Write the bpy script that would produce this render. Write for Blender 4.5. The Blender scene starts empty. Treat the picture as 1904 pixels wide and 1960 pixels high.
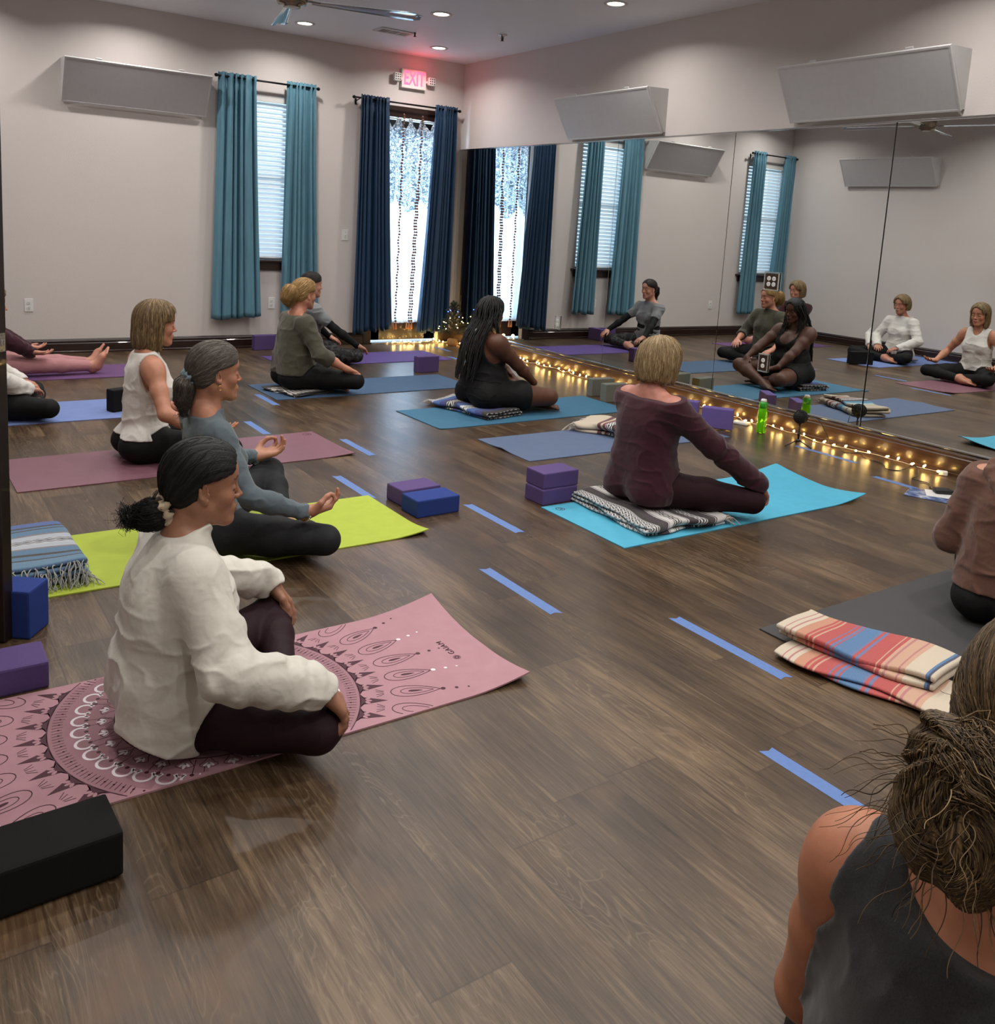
import bpy, bmesh, math, random
import numpy as np
from mathutils import Vector, Matrix

# ---------------------------------------------------------------- camera, sky, lights, exposure
S = bpy.context.scene
COL = S.collection
CAM = (-5.49343, -8.90334, 1.39096)
R_ = Vector((0.82547685, -0.56153699, 0.05713301))
U_ = Vector((0.03831312, 0.15673238, 0.9868977))
F_ = Vector((0.56313415, 0.81247226, -0.15089318))
cd = bpy.data.cameras.new('camera')
cam = bpy.data.objects.new('camera', cd)
COL.objects.link(cam)
mw = Matrix.Identity(4)
for i in range(3):
    mw[i][0] = R_[i]; mw[i][1] = U_[i]; mw[i][2] = -F_[i]; mw[i][3] = CAM[i]
cam.matrix_world = mw
cd.sensor_fit = 'HORIZONTAL'
cd.sensor_width = 36.0
cd.lens = 1713.47 / 1904 * 36.0
cd.shift_y = -289 / 1904
cd.clip_start = 0.05
S.camera = cam
S.view_settings.view_transform = 'Standard'
S.view_settings.look = 'None'
S.view_settings.gamma = 1
S.view_settings.use_curve_mapping = False
S.view_settings.exposure = 0.02
S.cycles.use_denoising = True
S.cycles.max_bounces = 10
S.cycles.diffuse_bounces = 4
S.cycles.glossy_bounces = 5
S.cycles.transmission_bounces = 8
S.cycles.transparent_max_bounces = 12
S.cycles.sample_clamp_indirect = 6
S.cycles.caustics_reflective = False
S.cycles.caustics_refractive = False
w = bpy.data.worlds.new('world'); S.world = w; w.use_nodes = True
w.node_tree.nodes['Background'].inputs[0].default_value = (0.62, 0.83, 1.0, 1)
w.node_tree.nodes['Background'].inputs[1].default_value = 1.5

CEIL = 3.14
LAMPS = []
for r, yy in enumerate([-.61, -1.94, -3.32, -4.66, -6.0, -7.34, -8.68, -10.0]):
    xs = [-.7, -2.15, -3.6, -5.05] if r % 2 == 0 else [-1.46, -2.9, -4.35]
    for xx in xs:
        LAMPS.append((xx, yy))
LAMP_W = 11.5
for xx, yy in LAMPS:
    ld = bpy.data.lights.new('downlight', 'AREA')
    ld.shape = 'DISK'; ld.size = .13; ld.energy = LAMP_W; ld.color = (1.0, .955, .91); ld.spread = math.radians(150)
    lo = bpy.data.objects.new('downlight', ld); COL.objects.link(lo)
    lo.location = (xx, yy, CEIL - .012)
# daylight coming in through the openings of the back wall (sky light just outside each pane)
for (xx, zz, sx, sz, e) in [(-.63, 1.35, .8, 2.3, 145), (-2.27, 1.7, .8, 1.6, 7), (-5.38, 1.7, .8, 1.6, 5)]:
    ld = bpy.data.lights.new('window_daylight', 'AREA')
    ld.shape = 'RECTANGLE'; ld.size = sx; ld.size_y = sz; ld.energy = e; ld.color = (.46, .72, 1.0)
    lo = bpy.data.objects.new('window_daylight', ld); COL.objects.link(lo)
    lo.location = (xx, .32, zz); lo.rotation_euler = (math.radians(-90), 0, 0)

# ---------------------------------------------------------------- helpers
def lin(c):
    if isinstance(c, str):
        c = tuple(int(c[i:i + 2], 16) / 255 for i in (0, 2, 4))
    return tuple((x / 12.92 if x <= .04045 else ((x + .055) / 1.055) ** 2.4) for x in c)

def newmat(name):
    m = bpy.data.materials.new(name); m.use_nodes = True
    nt = m.node_tree
    return m, nt, nt.nodes['Principled BSDF']

def nd(nt, t, **kw):
    n = nt.nodes.new(t)
    for k, v in kw.items():
        if k.startswith('i_'):
            n.inputs[k[2:].replace('_', ' ')].default_value = v
        else:
            setattr(n, k, v)
    return n

def ramp(nt, fac, stops, interp='LINEAR'):
    n = nt.nodes.new('ShaderNodeValToRGB'); n.color_ramp.interpolation = interp
    el = n.color_ramp.elements
    while len(el) < len(stops): el.new(.5)
    for e, (p, c) in zip(el, stops):
        e.position = p; e.color = (*c[:3], 1)
    nt.links.new(fac, n.inputs[0]); return n.outputs[0]

def math_(nt, op, a, b=None, c=None):
    n = nt.nodes.new('ShaderNodeMath'); n.operation = op
    for i, v in enumerate((a, b, c)):
        if v is None: continue
        if isinstance(v, (int, float)): n.inputs[i].default_value = v
        else: nt.links.new(v, n.inputs[i])
    return n.outputs[0]

def mix(nt, fac, a, b, bt='MIX'):
    n = nt.nodes.new('ShaderNodeMix'); n.data_type = 'RGBA'; n.blend_type = bt
    for k, v in ((0, fac), (6, a), (7, b)):
        if isinstance(v, (int, float)): n.inputs[k].default_value = v
        elif isinstance(v, tuple): n.inputs[k].default_value = (*v[:3], 1)
        else: nt.links.new(v, n.inputs[k])
    return n.outputs[2]

def coords(nt, kind='Object', scale=(1, 1, 1)):
    t = nt.nodes.new('ShaderNodeTexCoord'); m = nt.nodes.new('ShaderNodeMapping')
    m.inputs['Scale'].default_value = scale
    nt.links.new(t.outputs[kind], m.inputs[0]); return m.outputs[0]

def noise(nt, vec, scale, detail=3, rough=.5, dist=0):
    n = nd(nt, 'ShaderNodeTexNoise'); n.inputs['Scale'].default_value = scale
    n.inputs['Detail'].default_value = detail; n.inputs['Roughness'].default_value = rough
    n.inputs['Distortion'].default_value = dist
    if vec is not None: nt.links.new(vec, n.inputs['Vector'])
    return n.outputs['Fac']

def bump(nt, b, h, strength=.2, dist=.01):
    n = nt.nodes.new('ShaderNodeBump'); n.inputs['Strength'].default_value = strength; n.inputs['Distance'].default_value = dist
    nt.links.new(h, n.inputs['Height']); nt.links.new(n.outputs[0], b.inputs['Normal']); return n

def mat(name, c, rough=.6, metal=0, sheen=0, var=.08, vscale=30, bmp=0, bscale=200, spec=.5, coat=0, bdist=.002, sc=(1, 1, 1)):
    m, nt, b = newmat(name)
    c = lin(c)
    v = coords(nt, scale=sc)
    if var:
        f = noise(nt, v, vscale, 4)
        col = ramp(nt, f, [(.3, tuple(x * (1 - var) for x in c)), (.7, tuple(min(1, x * (1 + var)) for x in c))])
        nt.links.new(col, b.inputs['Base Color'])
    else:
        b.inputs['Base Color'].default_value = (*c, 1)
    b.inputs['Roughness'].default_value = rough
    b.inputs['Metallic'].default_value = metal
    b.inputs['Specular IOR Level'].default_value = spec
    b.inputs['Sheen Weight'].default_value = sheen
    b.inputs['Sheen Roughness'].default_value = .4
    b.inputs['Coat Weight'].default_value = coat
    if bmp: bump(nt, b, noise(nt, v, bscale, 3), bmp, bdist)
    return m

def emat(name, c, st):
    m, nt, b = newmat(name)
    b.inputs['Base Color'].default_value = (*lin(c), 1)
    b.inputs['Emission Color'].default_value = (*lin(c), 1)
    b.inputs['Emission Strength'].default_value = st
    return m

def link(name, me, m=None, parent=None, smooth=False):
    o = bpy.data.objects.new(name, me); COL.objects.link(o)
    if m is not None:
        for mm in (m if isinstance(m, (list, tuple)) else [m]): me.materials.append(mm)
    if smooth:
        me.polygons.foreach_set('use_smooth', [True] * len(me.polygons))
    if parent is not None: o.parent = parent
    return o

def obj(name, bm, m=None, parent=None, smooth=False):
    me = bpy.data.meshes.new(name); bmesh.ops.recalc_face_normals(bm, faces=bm.faces) if not getattr(bm, '_keep', False) else None
    bm.to_mesh(me); bm.free(); me.update()
    return link(name, me, m, parent, smooth)

def npmesh(name, V, Fq, m=None, parent=None, smooth=True, attrs=None):
    V = np.ascontiguousarray(V, dtype=np.float32); Fq = np.ascontiguousarray(Fq, dtype=np.int32)
    me = bpy.data.meshes.new(name)
    k = Fq.shape[1]
    me.vertices.add(len(V)); me.vertices.foreach_set('co', V.ravel())
    me.loops.add(Fq.size); me.loops.foreach_set('vertex_index', Fq.ravel())
    me.polygons.add(len(Fq)); me.polygons.foreach_set('loop_start', np.arange(0, Fq.size, k, dtype=np.int32))
    me.polygons.foreach_set('use_smooth', np.full(len(Fq), smooth))
    me.update(calc_edges=True)
    for an, (ty, data) in (attrs or {}).items():
        a = me.attributes.new(an, ty, 'POINT')
        key = 'value' if ty == 'FLOAT' else ('color' if ty == 'FLOAT_COLOR' else 'vector')
        a.data.foreach_set(key, np.ascontiguousarray(data, dtype=np.float32).ravel())
    return link(name, me, m, parent)

def empty(name, label=None, cat=None, loc=(0, 0, 0), rz=0, group=None):
    o = bpy.data.objects.new(name, None); COL.objects.link(o)
    o.location = loc; o.rotation_euler = (0, 0, rz); o.empty_display_size = .05
    return tag(o, label, cat, group)

def tag(o, label, cat, group=None, kind=None):
    if label: o['label'] = label
    if cat: o['category'] = cat
    if group: o['group'] = group
    if kind: o['kind'] = kind
    return o

def struct(o):
    o['kind'] = 'structure'; return o

def box(bm, c, s, rot=None, bevel=0, seg=2):
    g = bmesh.ops.create_cube(bm, size=1)
    vs = g['verts']
    bmesh.ops.scale(bm, vec=s, verts=vs)
    if bevel:
        es = list({e for v in vs for e in v.link_edges})
        r = bmesh.ops.bevel(bm, geom=es, offset=bevel, segments=seg, profile=.6, affect='EDGES')
        vs = list({v for v in r['verts']} | {v for v in vs if v.is_valid})
    if rot is not None: bmesh.ops.rotate(bm, cent=(0, 0, 0), matrix=rot, verts=vs)
    bmesh.ops.translate(bm, vec=c, verts=vs)
    return vs

def BX(c, s, rot=None, bevel=0, seg=2):
    bm = bmesh.new(); box(bm, c, s, rot, bevel, seg); return bm

def cyl(bm, a, b, r, r2=None, seg=20, cap=True):
    a = Vector(a); b = Vector(b); d = b - a
    g = bmesh.ops.create_cone(bm, cap_ends=cap, segments=seg, radius1=r, radius2=r if r2 is None else r2, depth=d.length)
    q = Vector((0, 0, 1)).rotation_difference(d.normalized()).to_matrix()
    bmesh.ops.rotate(bm, cent=(0, 0, 0), matrix=q, verts=g['verts'])
    bmesh.ops.translate(bm, vec=(a + b) / 2, verts=g['verts'])
    return g['verts']

def lathe(bm, prof, seg=32, c=(0, 0, 0), axis=None):
    rings = []
    M3 = Matrix.Identity(3) if axis is None else Vector((0, 0, 1)).rotation_difference(Vector(axis)).to_matrix()
    for r, z in prof:
        if r < 1e-5:
            rings.append([bm.verts.new(Vector(c) + M3 @ Vector((0, 0, z)))])
        else:
            rings.append([bm.verts.new(Vector(c) + M3 @ Vector((r * math.cos(2 * math.pi * i / seg), r * math.sin(2 * math.pi * i / seg), z))) for i in range(seg)])
    for A, B in zip(rings, rings[1:]):
        for i in range(seg):
            j = (i + 1) % seg
            if len(A) == 1 and len(B) == 1: continue
            if len(A) == 1: bm.faces.new((A[0], B[i], B[j]))
            elif len(B) == 1: bm.faces.new((A[i], A[j], B[0]))
            else: bm.faces.new((A[i], A[j], B[j], B[i]))

def tubes(paths, radii, sides=5):
    """paths: (N,K,3) array, radii: (K,) or (N,K); returns V,F of open tubes."""
    P = np.asarray(paths, float)
    if P.ndim == 2: P = P[None]
    N, K, _ = P.shape
    r = np.broadcast_to(np.asarray(radii, float), (N, K))
    T = np.gradient(P, axis=1); T /= np.linalg.norm(T, axis=2, keepdims=True) + 1e-9
    ref = np.zeros_like(T); ref[..., 2] = 1
    flat = np.abs(T[:, :, 2]).mean(axis=1) > .8
    ref[flat] = (1, 0, 0)
    A = np.cross(T, ref); A /= np.linalg.norm(A, axis=2, keepdims=True) + 1e-9
    B = np.cross(T, A)
    th = np.arange(sides) * 2 * np.pi / sides
    V = P[:, :, None] + r[:, :, None, None] * (A[:, :, None] * np.cos(th)[:, None] + B[:, :, None] * np.sin(th)[:, None])
    idx = np.arange(N * K * sides).reshape(N, K, sides)
    a = idx[:, :-1]; b = idx[:, 1:]
    Fq = np.stack([a, np.roll(a, -1, 2), np.roll(b, -1, 2), b], -1).reshape(-1, 4)
    return V.reshape(-1, 3), Fq

def copytree(o, **kw):
    c = o.copy(); COL.objects.link(c)
    for ch in list(o.children):
        d = copytree(ch); d.parent = c; d.matrix_parent_inverse = ch.matrix_parent_inverse
    return c

def copything(o, loc, rz=None, label=None, group=None):
    c = copytree(o); c.location = loc
    if rz is not None: c.rotation_euler = (0, 0, rz)
    if label: c['label'] = label
    if group: c['group'] = group
    return c
def Rz(a): return Matrix.Rotation(a, 3, 'Z')
def Rx(a): return Matrix.Rotation(a, 3, 'X')
def Ry(a): return Matrix.Rotation(a, 3, 'Y')
# ================================================================ THE ROOM
W = 5.89; D = 11.0
WALLC = (.83, .80, .785)
def wall_mat(name, c, b=.25):
    m, nt, bs = newmat(name)
    v = coords(nt)
    f = noise(nt, v, 1.3, 2)
    c = lin(c)
    nt.links.new(ramp(nt, f, [(.3, tuple(x * .97 for x in c)), (.7, c)]), bs.inputs['Base Color'])
    bs.inputs['Roughness'].default_value = .6
    bump(nt, bs, noise(nt, v, 90, 4, .6), b, .004)
    return m
m_wall = wall_mat('wall_paint', WALLC)
m_ceil = wall_mat('ceiling_paint', (.93, .94, .97), .35)
m_dark = mat('dark_stained_wood', (.155, .085, .06), .35, var=.35, vscale=5, sc=(1, 1, 14), bmp=.1, bscale=30, coat=.2)
m_darkh = mat('dark_stained_wood_long', (.15, .08, .058), .32, var=.35, vscale=6, sc=(.6, .6, 10), bmp=.1, bscale=30, coat=.2)
m_oakb = mat('brown_stained_wood', (.25, .155, .095), .3, var=.4, vscale=7, sc=(.6, .5, 9), bmp=.1, bscale=30, coat=.25)
m_white = mat('white_plastic', (.88, .88, .87), .4, var=.02)
m_chrome = mat('polished_metal', (.8, .8, .8), .18, metal=1, var=0)
m_black = mat('black_plastic', (.03, .03, .03), .45, var=0)
m_rod = mat('black_rod_metal', (.045, .04, .04), .35, metal=.6, var=0)

# floor planks
m_floor, nt, b = newmat('wood_plank_floor')
tc = nt.nodes.new('ShaderNodeTexCoord'); sx = nt.nodes.new('ShaderNodeSeparateXYZ'); nt.links.new(tc.outputs['Object'], sx.inputs[0])
X, Y = sx.outputs[0], sx.outputs[1]
PW, PL = .182, 1.22
row = math_(nt, 'FLOOR', math_(nt, 'DIVIDE', X, PW))
fx = math_(nt, 'FRACT', math_(nt, 'DIVIDE', X, PW))
wn = nd(nt, 'ShaderNodeTexWhiteNoise', noise_dimensions='1D'); nt.links.new(row, wn.inputs['W'])
yo = math_(nt, 'ADD', math_(nt, 'DIVIDE', Y, PL), wn.outputs['Value'])
colu = math_(nt, 'FLOOR', yo); fy = math_(nt, 'FRACT', yo)
cx = nt.nodes.new('ShaderNodeCombineXYZ'); nt.links.new(row, cx.inputs[0]); nt.links.new(colu, cx.inputs[1])
wn2 = nd(nt, 'ShaderNodeTexWhiteNoise', noise_dimensions='2D'); nt.links.new(cx.outputs[0], wn2.inputs['Vector'])
pid = wn2.outputs['Value']
def gvec(sx_, sy_, off):
    c = nt.nodes.new('ShaderNodeCombineXYZ')
    nt.links.new(math_(nt, 'MULTIPLY', X, sx_), c.inputs[0]); nt.links.new(math_(nt, 'MULTIPLY', Y, sy_), c.inputs[1])
    nt.links.new(math_(nt, 'MULTIPLY', pid, off), c.inputs[2]); return c.outputs[0]
g1 = noise(nt, gvec(110, 5.5, 40), 1, 7, .72, .3)          # fine grain
g2 = noise(nt, gvec(7, 1.3, 25), 1, 3, .55, .6)            # broad figure
rings = math_(nt, 'FRACT', math_(nt, 'MULTIPLY', g2, 22))
ringl = math_(nt, 'SMOOTH_MIN', math_(nt, 'ABSOLUTE', math_(nt, 'SUBTRACT', rings, .5)), .4, .1)
big = noise(nt, gvec(2.2, 1.6, 9), 1, 3)
tone = math_(nt, 'ADD', math_(nt, 'MULTIPLY', g1, .5), math_(nt, 'ADD', math_(nt, 'MULTIPLY', g2, .32), math_(nt, 'ADD', math_(nt, 'MULTIPLY', pid, .05), math_(nt, 'MULTIPLY', big, .31))))
colr = ramp(nt, tone, [(.43, lin((.13, .088, .055))), (.53, lin((.225, .168, .115))), (.62, lin((.30, .237, .170))), (.73, lin((.44, .362, .272)))])
mot = noise(nt, gvec(3, 2.2, 77), 1, 4, .6)
colr = mix(nt, ramp(nt, mot, [(.55, (0, 0, 0)), (.75, (.5, .5, .5))]), colr, lin((.43, .31, .21)))
gate = ramp(nt, noise(nt, gvec(3, 1.1, 91), 1, 1), [(.5, (0, 0, 0)), (.62, (1, 1, 1))])
rl = ramp(nt, ringl, [(.02, (1, 1, 1)), (.14, (0, 0, 0))])
rm = nt.nodes.new('ShaderNodeMath'); rm.operation = 'MULTIPLY'; nt.links.new(gate, rm.inputs[0]); nt.links.new(rl, rm.inputs[1])
colr = mix(nt, math_(nt, 'MULTIPLY', rm.outputs[0], .2), colr, lin((.60, .52, .42)))
ex = math_(nt, 'MULTIPLY', math_(nt, 'MINIMUM', fx, math_(nt, 'SUBTRACT', 1, fx)), PW)
ey = math_(nt, 'MULTIPLY', math_(nt, 'MINIMUM', fy, math_(nt, 'SUBTRACT', 1, fy)), PL)
seam = ramp(nt, math_(nt, 'MINIMUM', ex, ey), [(0, (1, 1, 1)), (.0022, (0, 0, 0))])
colr = mix(nt, math_(nt, 'MULTIPLY', seam, .55), colr, lin((.14, .10, .08)))
nt.links.new(colr, b.inputs['Base Color'])
nt.links.new(math_(nt, 'ADD', math_(nt, 'MULTIPLY', g1, .14), .27), b.inputs['Roughness'])
b.inputs['Specular IOR Level'].default_value = .5
bump(nt, b, math_(nt, 'SUBTRACT', g1, math_(nt, 'MULTIPLY', seam, .25)), .22, .0015)
bm = bmesh.new(); box(bm, (-W / 2, -D / 2, -.05), (W + .4, D + .4, .1)); struct(obj('floor', bm, m_floor))
bm = bmesh.new(); box(bm, (-W / 2, -D / 2, CEIL + .05), (W + .4, D + .4, .1)); ceiling = struct(obj('ceiling', bm, m_ceil))

def wall_openings(name, x0, x1, z1, holes, m):
    """wall in the XZ plane, room side at y=0, with rectangular holes (x0,x1,z0,z1)"""
    bm = bmesh.new(); T = .16
    xs = sorted({x0, x1, *[h[0] for h in holes], *[h[1] for h in holes]})
    for a, c in zip(xs, xs[1:]):
        mid = (a + c) / 2; hz = [h for h in holes if h[0] < mid < h[1]]
        segs = [(0, z1)] if not hz else [(0, hz[0][2]), (hz[0][3], z1)]
        for za, zc in segs:
            if zc - za > .001: box(bm, ((a + c) / 2, T / 2, (za + zc) / 2), (c - a, T, zc - za))
    bmesh.ops.remove_doubles(bm, verts=bm.verts, dist=1e-4)
    return struct(obj(name, bm, m))
WIN = [(-2.70, -1.83, .90, 2.53), (-5.82, -4.95, .90, 2.53)]
DOOR = (-1.06, -.20, 0, 2.47)
wall_openings('wall_back', -W - .2, .16, CEIL, [WIN[1], WIN[0], DOOR], m_wall)
bm = BX((.08, -D / 2 + .0, CEIL / 2), (.16, D, CEIL)); struct(obj('wall_right', bm, m_wall))
bm = BX((-W - .08, -D / 2, CEIL / 2), (.16, D, CEIL)); struct(obj('wall_left', bm, m_wall))
bm = BX((-W / 2, -D - .08, CEIL / 2), (W + .32, .16, CEIL)); struct(obj('wall_front', bm, m_wall))

def baseboard(name, a, c, n, m, h=.145, t=.018):
    """profiled board from a to c; n = direction into the room"""
    a = Vector(a); c = Vector(c); n = Vector(n)
    prof = [(0, 0), (t + .008, 0), (t + .008, .014), (t, .02), (t, h - .045), (t * .75, h - .038), (t * .75, h - .03), (t * .95, h - .022), (t * .6, h - .008), (t * .25, h), (0, h)]
    bm = bmesh.new(); L = []
    for p in (a, c): L.append([bm.verts.new(p + n * q + Vector((0, 0, z))) for q, z in prof])
    for i in range(len(prof)):
        j = (i + 1) % len(prof); bm.faces.new((L[0][i], L[0][j], L[1][j], L[1][i]))
    bm.faces.new(L[0]); bm.faces.new(L[1])
    return struct(obj(name, bm, m))
baseboard('baseboard_back', (-W, 0, 0), (DOOR[0] - .1, 0, 0), (0, -1, 0), m_darkh, .13)
baseboard('baseboard_back', (DOOR[1] + .1, 0, 0), (0, 0, 0), (0, -1, 0), m_darkh, .13)
baseboard('baseboard_left', (-W, 0, 0), (-W, -D, 0), (1, 0, 0), m_darkh, .13)
baseboard('baseboard_right', (0, 0, 0), (0, -D, 0), (-1, 0, 0), m_oakb, .158, .022)

# windows
m_glass, nt, b = newmat('window_glass')
tb = nt.nodes.new('ShaderNodeBsdfTransparent'); ms = nt.nodes.new('ShaderNodeMixShader'); ms.inputs[0].default_value = .92
b.inputs['Base Color'].default_value = (.9, .95, 1, 1); b.inputs['Roughness'].default_value = .02
nt.links.new(b.outputs[0], ms.inputs[1]); nt.links.new(tb.outputs[0], ms.inputs[2]); nt.links.new(ms.outputs[0], nt.nodes['Material Output'].inputs[0])
m_blind, nt, b = newmat('white_blind_slat')
b.inputs['Base Color'].default_value = (.9, .92, .93, 1); b.inputs['Roughness'].default_value = .5
tr = nt.nodes.new('ShaderNodeBsdfTranslucent'); tr.inputs[0].default_value = (.8, .9, .95, 1)
ms = nt.nodes.new('ShaderNodeMixShader'); ms.inputs[0].default_value = .2
nt.links.new(b.outputs[0], ms.inputs[1]); nt.links.new(tr.outputs[0], ms.inputs[2]); nt.links.new(ms.outputs[0], nt.nodes['Material Output'].inputs[0])
for k, (x0, x1, z0, z1) in enumerate(WIN):
    r = empty('window_%d' % (k + 1), loc=((x0 + x1) / 2, 0, z0)); r['kind'] = 'structure'
    hw = (x1 - x0) / 2; hh = z1 - z0
    bm = bmesh.new()
    for s in (-1, 1): box(bm, (s * (hw - .02), .11, hh / 2), (.04, .06, hh))
    box(bm, (0, .11, .02), (2 * hw, .06, .04)); box(bm, (0, .11, hh - .02), (2 * hw, .06, .04)); box(bm, (0, .11, hh / 2), (2 * hw, .05, .035))
    obj('window_frame', bm, m_white, r)
    obj('pane', BX((0, .115, hh / 2), (2 * hw - .08, .006, hh - .08)), m_glass, r)
    bm = bmesh.new(); box(bm, (0, -.0, -.012), (2 * hw + .14, .12, .026), bevel=.006); box(bm, (0, -.012, -.065), (2 * hw + .06, .022, .08), bevel=.004)
    obj('window_sill', bm, m_dark, r)
    bl = empty('window_blind', 'white horizontal blind, slats tilted, in the ' + ('window with teal curtains beside the wall panel' if k == 0 else 'corner window, seen only in the mirror'), 'blind', ((x0 + x1) / 2, .05, z0))
    bm = bmesh.new(); box(bm, (0, .0, hh - .03), (2 * hw - .02, .055, .05), bevel=.004); box(bm, (0, -.034, hh - .035), (2 * hw - .012, .01, .075), bevel=.003)
    obj('valance', bm, m_white, bl)
    n = 33; step = (hh - .10) / n
    for i in range(n):
        bm = bmesh.new(); zc = .03 + step * (i + .5)
        box(bm, (0, 0, zc), (2 * hw - .025, .05, .003), rot=None)
        vs = bm.verts[:]
        bmesh.ops.rotate(bm, cent=(0, 0, zc), matrix=Rx(math.radians(48)), verts=vs)
        obj('slat', bm, m_blind, bl)
    obj('bottom_rail', BX((0, 0, .02), (2 * hw - .025, .05, .018), bevel=.004), m_white, bl)
    bm = bmesh.new()
    for s in (-.28, .28): cyl(bm, (s, -.022, .02), (s, -.022, hh - .05), .0012, seg=6)
    obj('lift_cord', bm, m_white, bl)

# exit door with dark frame, glazed leaf
r = empty('door_1', loc=((DOOR[0] + DOOR[1]) / 2, 0, 0)); r['kind'] = 'structure'
hw = (DOOR[1] - DOOR[0]) / 2; zt = DOOR[3]
bm = bmesh.new()
for s in (-1, 1): box(bm, (s * (hw + .045), -.008, zt / 2), (.09, .02, zt), bevel=.004)
box(bm, (0, -.008, zt + .06), (2 * hw + .18, .022, .12), bevel=.004)
obj('door_casing', bm, m_dark, r)
bm = bmesh.new()
for s in (-1, 1): box(bm, (s * (hw - .07), .09, zt / 2 + .01), (.14, .045, zt - .04))
box(bm, (0, .09, zt - .10), (2 * hw, .045, .16)); box(bm, (0, .09, .16), (2 * hw, .045, .26))
obj('door_leaf', bm, m_dark, r)
m_frost = m_glass
obj('door_glass', BX((0, .09, (zt + .1) / 2), (2 * hw - .28, .008, zt - .46)), m_frost, r)
obj('door_threshold', BX((0, .02, .006), (2 * hw, .14, .014), bevel=.003), m_chrome, r)
bm = bmesh.new(); box(bm, (hw - .02, -.012, .06), (.035, .02, .12)); obj('door_jamb_block', bm, m_white, r)
bm = bmesh.new(); cyl(bm, (-hw + .12, .05, 1.0), (-hw + .12, -.0, 1.0), .012); cyl(bm, (-hw + .12, .0, 1.0), (-hw + .22, .0, 1.0), .009)
obj('door_handle', bm, m_chrome, r)

# open door leaf beside the camera, its latch edge toward us
A = Vector((-5.192, -5.856, 0)); H = Vector((-5.87, -5.25, 0)); d = (H - A).normalized(); nrm = Vector((-d.y, d.x, 0))
if nrm.y > 0: nrm = -nrm
r = empty('door_2', loc=A); r['kind'] = 'structure'; r.rotation_euler = (0, 0, math.atan2(d.y, d.x))
ln = (H - A).length; sgn = 1 if (Matrix.Rotation(math.atan2(d.y, d.x), 3, 'Z') @ Vector((0, 1, 0))).dot(nrm) > 0 else -1
m_door = mat('dark_door_wood', (.10, .06, .052), .4, var=.35, vscale=4, sc=(6, 6, .7), coat=.15)
obj('door_leaf', BX((ln / 2, sgn * .022, 1.02), (ln, .044, 2.03), bevel=.003), m_door, r)
bm = bmesh.new(); box(bm, (-.001, sgn * .022, .955), (.004, .026, .057), bevel=.001); box(bm, (-.004, sgn * .022, .955), (.008, .012, .018), bevel=.002)
for z in (.932, .978): cyl(bm, (-.002, sgn * .022, z), (-.0045, sgn * .022, z), .003, seg=10)
obj('latch_plate', bm, m_chrome, r)

# ------------------------------------------------ mirror wall
MW = 1.3466; MB = .1607; MT = 2.1947
m_mirror, nt, b = newmat('mirror_silver')
b.inputs['Base Color'].default_value = (.80, .83, .82, 1); b.inputs['Metallic'].default_value = 1; b.inputs['Roughness'].default_value = 0.0
TILT = [(.0, .0), (0.0028, .003), (.0030, .0036), (.003, .002), (.003, -.0045), (.003, -.004), (.003, 0), (.003, 0)]
names = ['in the corner beside the navy curtain', 'second from the corner, behind the braided woman', 'third from the corner, above the grey blocks', 'fourth from the corner, above the green bottle', 'fifth from the corner, beside the brown hoodie', 'sixth from the corner, out toward the front', 'seventh from the corner', 'eighth from the corner']
for k in range(8):
    y0, y1 = -MW * (k + 1), max(-MW * k, -10.9)
    g = .004
    bm = BX((-.003, 0, 0), (.006, MW - 2 * g, MT - MB), bevel=.0008, seg=1)
    o = obj('wall_mirror', bm, m_mirror); tl = TILT[k]
    o.location = (-.004, (y0 + y1) / 2, (MT + MB) / 2); o.rotation_euler = (0, tl[0], tl[1])
    tag(o, 'large frameless wall mirror panel, ' + names[k], 'mirror', 'mirror panels along the wall')
bm = bmesh.new(); box(bm, (-.010, -D / 2, MT + .002), (.022, D, .012), bevel=.002); struct(obj('trim_1', bm, m_chrome))
bm = bmesh.new(); box(bm, (-.001, -MW * 4, (MB + MT) / 2), (.002, MW * 8, MT - MB)); struct(obj('trim_3', bm, m_black))
bm = bmesh.new(); box(bm, (-.014, -D / 2, MB + .003), (.026, D, .010), bevel=.002); struct(obj('trim_2', bm, m_chrome))

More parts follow.
